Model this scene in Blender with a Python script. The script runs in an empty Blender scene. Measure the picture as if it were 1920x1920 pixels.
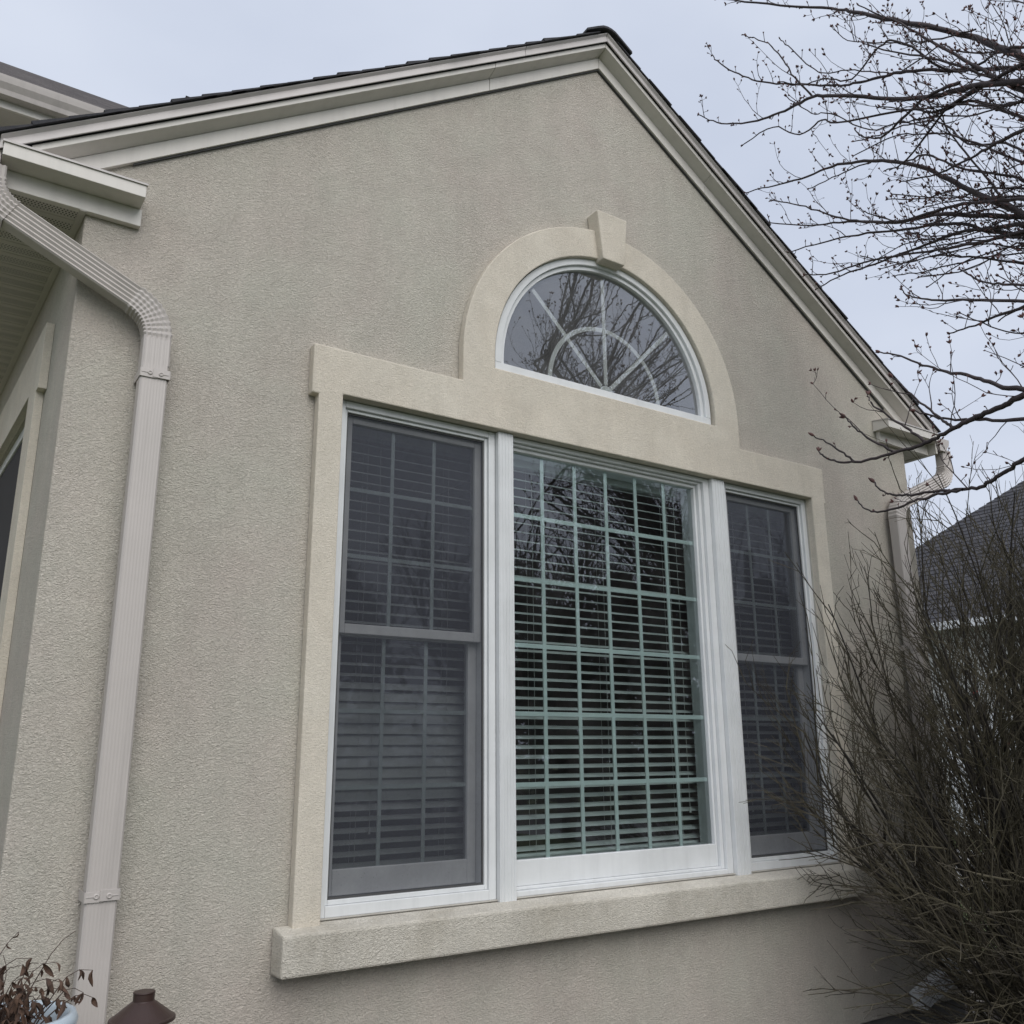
import bpy, bmesh, math, random
from mathutils import Vector, Matrix, noise
from mathutils.geometry import tessellate_polygon

# ------------------------------------------------------------------ camera
scene = bpy.context.scene
C = scene.collection
cam_d = bpy.data.cameras.new('camera'); cam = bpy.data.objects.new('camera', cam_d); C.objects.link(cam)
cam_d.sensor_width = 36.0; cam_d.lens = 31.863; cam_d.clip_start = 0.05; cam_d.clip_end = 500
_r = Vector((0.83255471, -0.55389222, -0.00748762)); _u = Vector((-0.13666075, -0.21847623, 0.96622564)); _f = Vector((0.53682073, 0.80341244, 0.25758874))
_m = Matrix((( _r.x, _u.x, -_f.x), (_r.y, _u.y, -_f.y), (_r.z, _u.z, -_f.z))).to_4x4()
_m.translation = Vector((-1.3857, -3.3888, 0.5836)); cam.matrix_world = _m
scene.camera = cam

# ------------------------------------------------------------------ sky, sun, exposure (overcast)
SUN_EL, SUN_AZ = math.radians(42), math.radians(188)      # azimuth clockwise from +y: behind the photographer
world = bpy.data.worlds.new('World'); scene.world = world; world.use_nodes = True
nt = world.node_tree; nt.nodes.clear()
out = nt.nodes.new('ShaderNodeOutputWorld'); bg = nt.nodes.new('ShaderNodeBackground')
sky = nt.nodes.new('ShaderNodeTexSky'); sky.sky_type = 'NISHITA'; sky.sun_disc = False
sky.sun_elevation = SUN_EL; sky.sun_rotation = SUN_AZ; sky.dust_density = 6.0; sky.air_density = 1.0
hsv = nt.nodes.new('ShaderNodeHueSaturation'); hsv.inputs['Saturation'].default_value = 0.35
mix = nt.nodes.new('ShaderNodeMix'); mix.data_type = 'RGBA'; mix.inputs[0].default_value = 0.86
tc = nt.nodes.new('ShaderNodeTexCoord'); mp = nt.nodes.new('ShaderNodeMapping'); mp.inputs['Scale'].default_value = (1.0, 1.0, 2.2)
nz = nt.nodes.new('ShaderNodeTexNoise'); nz.inputs['Scale'].default_value = 2.0; nz.inputs['Detail'].default_value = 4; nz.inputs['Roughness'].default_value = 0.5
cr = nt.nodes.new('ShaderNodeValToRGB')
cr.color_ramp.elements[0].position = 0.3; cr.color_ramp.elements[0].color = (5.35, 5.95, 7.3, 1)
cr.color_ramp.elements[1].position = 0.72; cr.color_ramp.elements[1].color = (7.0, 7.55, 8.7, 1)
nt.links.new(tc.outputs['Generated'], mp.inputs[0]); nt.links.new(mp.outputs[0], nz.inputs['Vector'])
nt.links.new(nz.outputs['Fac'], cr.inputs[0])
nt.links.new(sky.outputs[0], hsv.inputs['Color']); nt.links.new(hsv.outputs[0], mix.inputs[6]); nt.links.new(cr.outputs[0], mix.inputs[7])
nt.links.new(mix.outputs[2], bg.inputs['Color']); bg.inputs['Strength'].default_value = 0.1
nt.links.new(bg.outputs[0], out.inputs[0])

sun_d = bpy.data.lights.new('sun', 'SUN'); sun = bpy.data.objects.new('sun', sun_d); C.objects.link(sun)
sun_d.energy = 1.5; sun_d.angle = math.radians(55); sun_d.color = (1.0, 0.965, 0.92)
sdir = Vector((math.sin(SUN_AZ) * math.cos(SUN_EL), math.cos(SUN_AZ) * math.cos(SUN_EL), math.sin(SUN_EL)))
sun.rotation_euler = sdir.to_track_quat('Z', 'Y').to_euler(); sun.location = sdir * 30
vs = scene.view_settings
vs.view_transform = 'Standard'; vs.look = 'None'; vs.gamma = 1.0; vs.use_curve_mapping = False; vs.exposure = 0.2

# ------------------------------------------------------------------ materials
def N(t, kind, **kw):
    n = t.nodes.new(kind)
    for k, v in kw.items():
        if k in n.inputs: n.inputs[k].default_value = v
        else: setattr(n, k, v)
    return n

def pbr(name, col, rough=0.6, col2=None, vscale=4.0, vdet=4, bump=0.0, bscale=60, bdist=0.004, spec=0.5, metal=0.0, distort=0.0, fine=0.0, stretch=None, rvar=0.0, streak=0.0):
    m = bpy.data.materials.new(name); m.use_nodes = True; t = m.node_tree
    b = t.nodes['Principled BSDF']; b.inputs['Roughness'].default_value = rough
    b.inputs['Specular IOR Level'].default_value = spec; b.inputs['Metallic'].default_value = metal
    g = N(t, 'ShaderNodeNewGeometry'); pos = g.outputs['Position']
    if stretch:
        mpn = N(t, 'ShaderNodeMapping'); mpn.inputs['Scale'].default_value = stretch
        t.links.new(pos, mpn.inputs[0]); pos = mpn.outputs[0]
    cur = None
    if col2 is None: col2 = tuple(c * 0.88 for c in col)
    n1 = N(t, 'ShaderNodeTexNoise', Scale=vscale, Detail=vdet, Roughness=0.6); t.links.new(pos, n1.inputs['Vector'])
    rp = N(t, 'ShaderNodeMapRange'); rp.inputs[1].default_value = 0.32; rp.inputs[2].default_value = 0.68
    t.links.new(n1.outputs['Fac'], rp.inputs[0])
    mx = N(t, 'ShaderNodeMix', data_type='RGBA'); mx.inputs[6].default_value = (*col, 1); mx.inputs[7].default_value = (*col2, 1)
    t.links.new(rp.outputs[0], mx.inputs[0]); cur = mx.outputs[2]
    if bump:
        n2 = N(t, 'ShaderNodeTexNoise', Scale=bscale, Detail=3, Roughness=0.55, Distortion=distort); t.links.new(pos, n2.inputs['Vector'])
        bp_ = N(t, 'ShaderNodeBump', Strength=bump, Distance=bdist); t.links.new(n2.outputs['Fac'], bp_.inputs['Height'])
        t.links.new(bp_.outputs[0], b.inputs['Normal'])
        if fine:
            r2 = N(t, 'ShaderNodeMapRange'); r2.inputs[1].default_value = 0.3; r2.inputs[2].default_value = 0.62; r2.inputs[3].default_value = 1 - fine; r2.inputs[4].default_value = 1.0 + fine * 0.3
            t.links.new(n2.outputs['Fac'], r2.inputs[0])
            m2 = N(t, 'ShaderNodeMix', data_type='RGBA', blend_type='MULTIPLY'); m2.inputs[0].default_value = 1
            t.links.new(cur, m2.inputs[6]); t.links.new(r2.outputs[0], m2.inputs[7]); cur = m2.outputs[2]
    if streak:      # vertical rain streaks and grime
        ms = N(t, 'ShaderNodeMapping'); ms.inputs['Scale'].default_value = (14, 14, 0.9)
        t.links.new(g.outputs['Position'], ms.inputs[0])
        n3 = N(t, 'ShaderNodeTexNoise', Scale=1.0, Detail=5, Roughness=0.65); t.links.new(ms.outputs[0], n3.inputs['Vector'])
        r3 = N(t, 'ShaderNodeMapRange'); r3.inputs[1].default_value = 0.48; r3.inputs[2].default_value = 0.75; r3.inputs[3].default_value = 1.0; r3.inputs[4].default_value = 1 - streak
        t.links.new(n3.outputs['Fac'], r3.inputs[0])
        m3 = N(t, 'ShaderNodeMix', data_type='RGBA', blend_type='MULTIPLY'); m3.inputs[0].default_value = 1
        t.links.new(cur, m3.inputs[6]); t.links.new(r3.outputs[0], m3.inputs[7]); cur = m3.outputs[2]
    if rvar:
        r4 = N(t, 'ShaderNodeMapRange'); r4.inputs[3].default_value = rough - rvar; r4.inputs[4].default_value = rough + rvar
        t.links.new(n1.outputs['Fac'], r4.inputs[0]); t.links.new(r4.outputs[0], b.inputs['Roughness'])
    t.links.new(cur, b.inputs['Base Color'])
    return m

def stucco(name, col, col2, scale, strength, dist, contrast):
    m = bpy.data.materials.new(name); m.use_nodes = True; t = m.node_tree
    b = t.nodes['Principled BSDF']; b.inputs['Roughness'].default_value = 0.92; b.inputs['Specular IOR Level'].default_value = 0.15
    g = N(t, 'ShaderNodeNewGeometry'); pos = g.outputs['Position']
    mpn = N(t, 'ShaderNodeMapping'); mpn.inputs['Scale'].default_value = (1.0, 1.0, 1.5); mpn.inputs['Rotation'].default_value = (0, 0.35, 0)
    t.links.new(pos, mpn.inputs[0])
    n1 = N(t, 'ShaderNodeTexNoise', Scale=scale, Detail=2.5, Roughness=0.6, Distortion=1.3); t.links.new(mpn.outputs[0], n1.inputs['Vector'])
    v1 = N(t, 'ShaderNodeTexNoise', Scale=scale * 2.3, Detail=2, Roughness=0.6); t.links.new(pos, v1.inputs['Vector'])
    ad = N(t, 'ShaderNodeMath', operation='MULTIPLY_ADD'); ad.inputs[1].default_value = 0.4
    t.links.new(v1.outputs['Fac'], ad.inputs[0]); t.links.new(n1.outputs['Fac'], ad.inputs[2])
    bp_ = N(t, 'ShaderNodeBump', Strength=strength, Distance=dist); t.links.new(ad.outputs[0], bp_.inputs['Height'])
    t.links.new(bp_.outputs[0], b.inputs['Normal'])
    # broad colour drift of the finish coat, then shade of the grain pits painted into the colour
    n2 = N(t, 'ShaderNodeTexNoise', Scale=1.7, Detail=5, Roughness=0.6); t.links.new(pos, n2.inputs['Vector'])
    r2 = N(t, 'ShaderNodeMapRange'); r2.inputs[1].default_value = 0.35; r2.inputs[2].default_value = 0.65; t.links.new(n2.outputs['Fac'], r2.inputs[0])
    mx = N(t, 'ShaderNodeMix', data_type='RGBA'); mx.inputs[6].default_value = (*col, 1); mx.inputs[7].default_value = (*col2, 1)
    t.links.new(r2.outputs[0], mx.inputs[0])
    n3 = N(t, 'ShaderNodeTexNoise', Scale=7.0, Detail=4, Roughness=0.7); t.links.new(pos, n3.inputs['Vector'])
    r3 = N(t, 'ShaderNodeMapRange'); r3.inputs[1].default_value = 0.3; r3.inputs[2].default_value = 0.7; r3.inputs[3].default_value = 0.94; r3.inputs[4].default_value = 1.05
    t.links.new(n3.outputs['Fac'], r3.inputs[0])
    r4 = N(t, 'ShaderNodeMapRange'); r4.inputs[1].default_value = 0.45; r4.inputs[2].default_value = 0.85; r4.inputs[3].default_value = 1 - contrast; r4.inputs[4].default_value = 1 + contrast * 0.5
    t.links.new(ad.outputs[0], r4.inputs[0])
    ms = N(t, 'ShaderNodeMapping'); ms.inputs['Scale'].default_value = (5.0, 5.0, 0.55); t.links.new(pos, ms.inputs[0])
    n5 = N(t, 'ShaderNodeTexNoise', Scale=1.0, Detail=5, Roughness=0.65); t.links.new(ms.outputs[0], n5.inputs['Vector'])
    r5 = N(t, 'ShaderNodeMapRange'); r5.inputs[1].default_value = 0.35; r5.inputs[2].default_value = 0.72; r5.inputs[3].default_value = 1.02; r5.inputs[4].default_value = 0.92
    t.links.new(n5.outputs['Fac'], r5.inputs[0])
    p5 = N(t, 'ShaderNodeMath', operation='MULTIPLY'); t.links.new(r3.outputs[0], p5.inputs[0]); t.links.new(r5.outputs[0], p5.inputs[1])
    pr = N(t, 'ShaderNodeMath', operation='MULTIPLY'); t.links.new(p5.outputs[0], pr.inputs[0]); t.links.new(r4.outputs[0], pr.inputs[1])
    m2 = N(t, 'ShaderNodeMix', data_type='RGBA', blend_type='MULTIPLY'); m2.inputs[0].default_value = 1
    t.links.new(mx.outputs[2], m2.inputs[6]); t.links.new(pr.outputs[0], m2.inputs[7]); t.links.new(m2.outputs[2], b.inputs['Base Color'])
    return m

def grime(m, amt, scale):
    t = m.node_tree; b = t.nodes['Principled BSDF']; src = b.inputs['Base Color'].links[0].from_socket
    g = N(t, 'ShaderNodeNewGeometry'); mp_ = N(t, 'ShaderNodeMapping'); mp_.inputs['Scale'].default_value = (1.0, 1.0, 0.45); t.links.new(g.outputs['Position'], mp_.inputs[0])
    n = N(t, 'ShaderNodeTexNoise', Scale=scale, Detail=7, Roughness=0.72); t.links.new(mp_.outputs[0], n.inputs['Vector'])
    r = N(t, 'ShaderNodeMapRange'); r.inputs[1].default_value = 0.50; r.inputs[2].default_value = 0.72; r.inputs[3].default_value = 0.0; r.inputs[4].default_value = amt
    t.links.new(n.outputs['Fac'], r.inputs[0]); mx = N(t, 'ShaderNodeMix', data_type='RGBA', blend_type='MULTIPLY'); mx.inputs[7].default_value = (0.70, 0.68, 0.64, 1)
    t.links.new(r.outputs[0], mx.inputs[0]); t.links.new(src, mx.inputs[6]); t.links.new(mx.outputs[2], b.inputs['Base Color'])
    return m

def glass_mat(name, tint, gain, wav=0.02, dust_veil=(0.004, 0.05)):
    m = bpy.data.materials.new(name); m.use_nodes = True; t = m.node_tree; t.nodes.clear()
    o = N(t, 'ShaderNodeOutputMaterial'); tr = N(t, 'ShaderNodeBsdfTransparent', Color=(*tint, 1)); gl = N(t, 'ShaderNodeBsdfGlossy', Roughness=0.006, Color=(0.94, 0.96, 1, 1))
    fr = N(t, 'ShaderNodeFresnel', IOR=1.5); ml = N(t, 'ShaderNodeMath', operation='MULTIPLY', use_clamp=True); ml.inputs[1].default_value = gain
    g = N(t, 'ShaderNodeNewGeometry'); n1 = N(t, 'ShaderNodeTexNoise', Scale=2.6, Detail=1); t.links.new(g.outputs['Position'], n1.inputs['Vector'])
    b = N(t, 'ShaderNodeBump', Strength=wav, Distance=0.05); t.links.new(n1.outputs['Fac'], b.inputs['Height']); t.links.new(b.outputs[0], gl.inputs['Normal'])
    mx = N(t, 'ShaderNodeMixShader'); t.links.new(fr.outputs[0], ml.inputs[0]); t.links.new(ml.outputs[0], mx.inputs[0])
    # a little dust on the outside; raised to paint a pale veil on the arch
    df = N(t, 'ShaderNodeBsdfDiffuse', Color=(0.5, 0.5, 0.5, 1)); m2 = N(t, 'ShaderNodeMixShader')
    n2 = N(t, 'ShaderNodeTexNoise', Scale=5, Detail=6, Roughness=0.7); t.links.new(g.outputs['Position'], n2.inputs['Vector'])
    r = N(t, 'ShaderNodeMapRange'); r.inputs[1].default_value = 0.4; r.inputs[2].default_value = 0.8; r.inputs[3].default_value = dust_veil[0]; r.inputs[4].default_value = dust_veil[1]
    t.links.new(n2.outputs['Fac'], r.inputs[0]); t.links.new(r.outputs[0], m2.inputs[0])
    t.links.new(tr.outputs[0], mx.inputs[1]); t.links.new(gl.outputs[0], mx.inputs[2])
    t.links.new(mx.outputs[0], m2.inputs[1]); t.links.new(df.outputs[0], m2.inputs[2]); t.links.new(m2.outputs[0], o.inputs[0])
    return m

def screen_mat():
    m = bpy.data.materials.new('insect_screen'); m.use_nodes = True; t = m.node_tree; t.nodes.clear()
    o = N(t, 'ShaderNodeOutputMaterial'); tr = N(t, 'ShaderNodeBsdfTransparent'); df = N(t, 'ShaderNodeBsdfDiffuse', Color=(0.066, 0.070, 0.084, 1))
    g = N(t, 'ShaderNodeNewGeometry'); n1 = N(t, 'ShaderNodeTexNoise', Scale=9, Detail=6, Roughness=0.75); t.links.new(g.outputs['Position'], n1.inputs['Vector'])
    r = N(t, 'ShaderNodeMapRange'); r.inputs[1].default_value = 0.3; r.inputs[2].default_value = 0.75; r.inputs[3].default_value = 0.50; r.inputs[4].default_value = 0.60
    t.links.new(n1.outputs['Fac'], r.inputs[0])
    # dust specks caught in the mesh
    v = N(t, 'ShaderNodeTexVoronoi', Scale=55.0); t.links.new(g.outputs['Position'], v.inputs['Vector'])
    r2 = N(t, 'ShaderNodeMapRange'); r2.inputs[1].default_value = 0.05; r2.inputs[2].default_value = 0.12; r2.inputs[3].default_value = 0.14; r2.inputs[4].default_value = 0.0
    t.links.new(v.outputs['Distance'], r2.inputs[0])
    sm = N(t, 'ShaderNodeMath', operation='ADD', use_clamp=True); t.links.new(r.outputs[0], sm.inputs[0]); t.links.new(r2.outputs[0], sm.inputs[1])
    mx = N(t, 'ShaderNodeMixShader'); t.links.new(sm.outputs[0], mx.inputs[0]); t.links.new(tr.outputs[0], mx.inputs[1]); t.links.new(df.outputs[0], mx.inputs[2]); t.links.new(mx.outputs[0], o.inputs[0])
    return m

M = {}
M['stucco'] = stucco('wall_stucco', (0.570, 0.545, 0.470), (0.575, 0.520, 0.458), 96, 0.9, 0.011, 0.20)
M['trim_stucco'] = stucco('trim_stucco', (0.70, 0.65, 0.555), (0.66, 0.60, 0.505), 110, 0.8, 0.006, 0.13)
M['sill_stucco'] = stucco('sill_stucco', (0.70, 0.66, 0.575), (0.61, 0.575, 0.50), 95, 0.9, 0.009, 0.2)
M['trim'] = pbr('painted_trim', (0.675, 0.645, 0.595), 0.45, (0.63, 0.60, 0.555), 2.5, bump=0.05, bscale=30, streak=0.10)
M['drip'] = pbr('drip_metal', (0.53, 0.495, 0.475), 0.4, (0.49, 0.46, 0.445), 3, bump=0.04, bscale=12, streak=0.08)
M['pipe'] = pbr('downspout_paint', (0.51, 0.47, 0.44), 0.42, (0.475, 0.44, 0.41), 3, bump=0.07, bscale=14, bdist=0.006, streak=0.16)
M['soffit'] = pbr('soffit_vinyl', (0.58, 0.55, 0.51), 0.55, bump=0.03)
M['hole'] = pbr('soffit_holes', (0.05, 0.05, 0.05), 0.9)
M['vinyl'] = pbr('white_vinyl', (0.715, 0.73, 0.735), 0.42, (0.64, 0.655, 0.655), 5, bump=0.03, bscale=40, streak=0.10)
M['gasket'] = pbr('gasket', (0.07, 0.07, 0.07), 0.7)
M['muntin'] = pbr('muntin_bar', (0.74, 0.80, 0.78), 0.5)
M['blind'] = pbr('blind_slat', (0.80, 0.82, 0.80), 0.5)
M['cord'] = pbr('blind_cord', (0.75, 0.75, 0.72), 0.8)
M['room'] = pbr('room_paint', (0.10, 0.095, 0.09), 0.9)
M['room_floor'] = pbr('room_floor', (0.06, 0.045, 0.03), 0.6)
M['glass'] = glass_mat('window_glass', (0.84, 0.935, 0.93), 2.7, dust_veil=(0.008, 0.045))
M['glass_top'] = glass_mat('arch_glass', (0.95, 0.98, 0.97), 4.6, dust_veil=(0.09, 0.19))  # strong diffuse layer paints a pale haze over the arch reflection
M['screen'] = screen_mat()
M['shingle'] = pbr('asphalt_shingle', (0.060, 0.058, 0.064), 0.9, (0.036, 0.036, 0.042), 18, bump=0.6, bscale=350, bdist=0.003, fine=0.3)
M['shingle_far'] = pbr('roof_shingles_weathered', (0.215, 0.20, 0.20), 0.9, (0.16, 0.15, 0.155), 9, bump=0.5, bscale=200, bdist=0.004, stretch=(0.35, 1, 1))
M['concrete'] = pbr('foundation_concrete', (0.20, 0.195, 0.185), 0.9, (0.14, 0.135, 0.13), 5, bump=0.4, bscale=60, fine=0.1)
M['bronze'] = pbr('bronze_paint', (0.042, 0.020, 0.017), 0.42, (0.04, 0.024, 0.02), 8, bump=0.06, bscale=60)
M['planter'] = pbr('glazed_planter', (0.52, 0.60, 0.66), 0.3, (0.47, 0.55, 0.61), 6)
M['soil'] = pbr('potting_soil', (0.035, 0.026, 0.02), 0.95, bump=0.7, bscale=60, bdist=0.01)
M['dead_stem'] = pbr('dead_stem', (0.062, 0.040, 0.030), 0.85)
M['dead_leaf'] = pbr('dead_leaf', (0.115, 0.066, 0.042), 0.85, (0.05, 0.03, 0.022), 30)
M['bark'] = pbr('cherry_bark', (0.060, 0.045, 0.046), 0.75, (0.034, 0.026, 0.029), 25, bump=0.5, bscale=120, bdist=0.003)
M['bud'] = pbr('cherry_bud', (0.115, 0.045, 0.042), 0.7, (0.07, 0.035, 0.03), 40)
M['shrub'] = pbr('shrub_twig', (0.090, 0.078, 0.046), 0.85, (0.046, 0.038, 0.028), 6)
M['shrub_old'] = pbr('shrub_stem', (0.040, 0.034, 0.027), 0.9, (0.025, 0.021, 0.018), 8, bump=0.5, bscale=150, bdist=0.003)
M['red_leaf'] = pbr('red_leaf', (0.19, 0.03, 0.03), 0.8)
M['grass'] = pbr('lawn', (0.060, 0.095, 0.022), 0.95, (0.085, 0.10, 0.035), 3, bump=0.8, bscale=90, bdist=0.03)
M['mulch'] = pbr('mulch', (0.075, 0.052, 0.036), 0.95, (0.035, 0.025, 0.019), 20, bump=1.0, bscale=60, bdist=0.03, fine=0.4)
M['stone'] = pbr('pebble', (0.34, 0.31, 0.27), 0.85, (0.24, 0.21, 0.18), 9, bump=0.3, bscale=90)
M['asphalt'] = pbr('driveway', (0.30, 0.295, 0.285), 0.9, (0.25, 0.245, 0.24), 3, bump=0.3, bscale=200)
M['siding'] = pbr('neighbour_siding', (0.52, 0.52, 0.49), 0.7)
M['teal'] = pbr('neighbour_gable', (0.22, 0.27, 0.25), 0.7)
M['white'] = pbr('white_paint', (0.76, 0.77, 0.77), 0.5)
M['dark_glass'] = pbr('far_window', (0.03, 0.035, 0.04), 0.08)
M['evergreen'] = pbr('evergreen_leaf', (0.030, 0.040, 0.020), 0.85, (0.018, 0.022, 0.013), 2)
M['far_bark'] = pbr('far_bark', (0.075, 0.062, 0.052), 0.9)
M['muntin_white'] = pbr('white_muntin_bar', (0.93, 0.95, 0.94), 0.5)
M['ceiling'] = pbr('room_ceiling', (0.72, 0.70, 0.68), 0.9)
M['added_dark_sheet'] = pbr('dark_pane_sheet', (0.035, 0.035, 0.042), 0.85)  # dark tone painted in place of the side pane's bright reflection
M['glass_side'] = glass_mat('side_window_glass', (0.90, 0.935, 0.94), 2.7, dust_veil=(0.008, 0.04))
grime(M['sill_stucco'], 0.75, 3.2); grime(M['trim_stucco'], 0.28, 2.4); grime(M['stucco'], 0.22, 1.1)
M['sealant'] = pbr('sealant', (0.50, 0.48, 0.43), 0.7, (0.36, 0.34, 0.30), 7)

# ------------------------------------------------------------------ helpers
class MB:
    """collects geometry for ONE mesh object"""
    def __init__(s): s.v = []; s.f = []
    def quad(s, a, b, c, d):
        i = len(s.v); s.v += [a, b, c, d]; s.f.append((i, i+1, i+2, i+3))
    def box(s, x0, x1, y0, y1, z0, z1):
        i = len(s.v)
        s.v += [(x0,y0,z0),(x1,y0,z0),(x1,y1,z0),(x0,y1,z0),(x0,y0,z1),(x1,y0,z1),(x1,y1,z1),(x0,y1,z1)]
        s.f += [(i,i+3,i+2,i+1),(i+4,i+5,i+6,i+7),(i,i+1,i+5,i+4),(i+1,i+2,i+6,i+5),(i+2,i+3,i+7,i+6),(i+3,i,i+4,i+7)]
        return s
    def loft(s, rings, cap=True, closed=True):
        i = len(s.v); n = len(rings[0])
        for r in rings: s.v += [tuple(q) for q in r]
        for k in range(len(rings) - 1):
            for j in range(n if closed else n - 1):
                a = i + k*n + j; b = i + k*n + (j+1) % n
                s.f.append((a, b, b + n, a + n))
        if cap:
            s.f.append(tuple(range(i + n - 1, i - 1, -1))); e = i + (len(rings)-1)*n; s.f.append(tuple(range(e, e + n)))
        return s
    def tube(s, pts, rad, n=5, cap=False):
        m = len(pts); rings = []
        P = [Vector(q) for q in pts]; up = Vector((0.13, 0.31, 0.94))
        for k in range(m):
            t = (P[min(k+1, m-1)] - P[max(k-1, 0)])
            if t.length < 1e-9: t = Vector((0,0,1))
            t.normalize(); a = t.cross(up)
            if a.length < 1e-3: a = t.cross(Vector((1,0,0)))
            a.normalize(); b = t.cross(a); r = rad[k] if isinstance(rad, (list, tuple)) else rad
            rings.append([P[k] + (a*math.cos(2*math.pi*j/n) + b*math.sin(2*math.pi*j/n)) * r for j in range(n)])
        return s.loft(rings, cap)
    def lathe(s, prof, c, n=32, caps=False):
        rings = [[(c[0] + r*math.cos(2*math.pi*j/n), c[1] + r*math.sin(2*math.pi*j/n), c[2] + z) for j in range(n)] for r, z in prof]
        return s.loft(rings, caps)
    def build(s, name, mat, parent=None, smooth=False, bevel=0.0, xf=None):
        me = bpy.data.meshes.new(name)
        vv = [xf(v) for v in s.v] if xf else [tuple(v) for v in s.v]
        me.from_pydata(vv, [], s.f); me.materials.append(M[mat] if isinstance(mat, str) else mat)
        if len(s.f) > 1:
            bm = bmesh.new(); bm.from_mesh(me); bmesh.ops.recalc_face_normals(bm, faces=bm.faces); bm.to_mesh(me); bm.free()
        if smooth: me.polygons.foreach_set('use_smooth', [True]*len(me.polygons))
        o = bpy.data.objects.new(name, me); C.objects.link(o)
        if parent: o.parent = parent
        if bevel:
            md = o.modifiers.new('bevel', 'BEVEL'); md.width = bevel; md.segments = 2; md.limit_method = 'ANGLE'; md.angle_limit = math.radians(40); md.harden_normals = False
        return o

def holed_slab(name, loops, y0, y1, mat, parent, bevel=0.0, back=True):
    """plate in the xz plane with outer loop loops[0] and holes loops[1:], from y0 (front) to y1 (back)"""
    bm = bmesh.new()
    for y in ((y0, y1) if back else (y0,)):
        es = []
        for lp in loops:
            vs_ = [bm.verts.new((x, y, z)) for x, z in lp]
            es += [bm.edges.new((vs_[i], vs_[(i+1) % len(vs_)])) for i in range(len(vs_))]
        bmesh.ops.triangle_fill(bm, use_beauty=True, use_dissolve=False, edges=es)
    for lp in loops:
        a = [bm.verts.new((x, y0, z)) for x, z in lp]; b = [bm.verts.new((x, y1, z)) for x, z in lp]
        for i in range(len(lp)):
            j = (i+1) % len(lp); bm.faces.new((a[i], a[j], b[j], b[i]))
    bmesh.ops.remove_doubles(bm, verts=bm.verts[:], dist=1e-5)
    bmesh.ops.recalc_face_normals(bm, faces=bm.faces[:])
    me = bpy.data.meshes.new(name); bm.to_mesh(me); bm.free(); me.materials.append(M[mat])
    o = bpy.data.objects.new(name, me); C.objects.link(o)
    if parent: o.parent = parent
    if bevel:
        md = o.modifiers.new('bevel', 'BEVEL'); md.width = bevel; md.segments = 2; md.limit_method = 'ANGLE'; md.angle_limit = math.radians(50)
    return o

def tag(o, label=None, cat=None, group=None, kind=None):
    if label: o['label'] = label
    if cat: o['category'] = cat
    if group: o['group'] = group
    if kind: o['kind'] = kind
    return o
def empty(name, loc=(0, 0, 0)):
    o = bpy.data.objects.new(name, None); C.objects.link(o); o.location = loc; o.empty_display_size = 0.1
    return o
def under(o, parent):
    o.parent = parent; o.matrix_parent_inverse = Matrix.Translation(-Vector(parent.location)); return o
def arc(cx, cz, r, a0, a1, n):
    return [(cx + r*math.cos(a0 + (a1-a0)*i/n), cz + r*math.sin(a0 + (a1-a0)*i/n)) for i in range(n+1)]
def catmull(pts, sub):
    P = [Vector(p) for p in pts]; out_ = []
    for i in range(len(P)-1):
        a, b, c, d = P[max(i-1,0)], P[i], P[i+1], P[min(i+2, len(P)-1)]
        for k in range(sub):
            t = k/sub
            out_.append(0.5*((2*b) + (c-a)*t + (2*a-5*b+4*c-d)*t*t + (3*b-a-3*c+d)*t**3))
    out_.append(P[-1]); return out_

# ------------------------------------------------------------------ ground
GZ = -1.0
g = MB(); n = 40
def gz(x, y): return GZ + 0.04*math.sin(x*0.3) * min(1, max(0, (abs(y)+abs(x)-8)/10))
xs = [-140 + 280*i/n for i in range(n+1)]
for i in range(n):
    for j in range(n):
        g.quad(*[(a, b, gz(a, b)) for a, b in ((xs[i], xs[j]), (xs[i+1], xs[j]), (xs[i+1], xs[j+1]), (xs[i], xs[j+1]))])
tag(g.build('ground', 'grass'), kind='structure')
g = MB()
rng = random.Random(3)
pl = [(-2.6, -1.5), (0.5, -1.9), (2.6, -1.75), (4.4, -2.0), (6.0, -1.2), (6.2, 0.8), (5.4, 4.5), (4.2, 4.6), (4.2, 0.1), (-2.6, 0.1)]
i0 = len(g.v); g.v += [(x, y, GZ + 0.012) for x, y in pl]; g.f.append(tuple(range(i0, i0+len(pl))))
tag(g.build('mulch_bed', 'mulch'), kind='structure')
g = MB(); g.box(9.2, 13.5, -30, 12, GZ-0.2, GZ+0.008)
tag(g.build('driveway', 'asphalt'), kind='structure')

# ------------------------------------------------------------------ the house
house = empty('house', (1.5, 0, GZ))
tag(house, 'beige stucco house with a steep gable, arched window trim and pale gutters', 'house')
def H(o): return under(o, house)
XL, XR, XC, AP, MS = -1.043, 4.084, 1.492, 4.582, 0.6578     # wall corners, ridge x, drip apex height, slope
EAV = 2.56
def rz(x): return AP - MS*abs(x - XC)
# gable wall with real openings
ct = 2.378
halfhole = [(XC-0.737, 2.349), (XC+0.737, 2.349)] + arc(XC, 2.406, 0.737, 0, math.pi, 40)
outer = [(XL, -0.80), (XR, -0.80), (XR, rz(XR)-0.09), (XC, AP-0.09), (XL, rz(XL)-0.09)]
wall = H(holed_slab('gable_wall', [outer, [(-0.004, -0.004), (3.004, -0.004), (3.004, 2.05), (-0.004, 2.05)], halfhole], 0.0, 0.16, 'stucco', None, bevel=0.006))
mb = MB(); mb.box(XL+0.03, XR-0.03, 0.03, 0.3, GZ-0.3, -0.803)
H(mb.build('foundation', 'concrete'))
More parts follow.
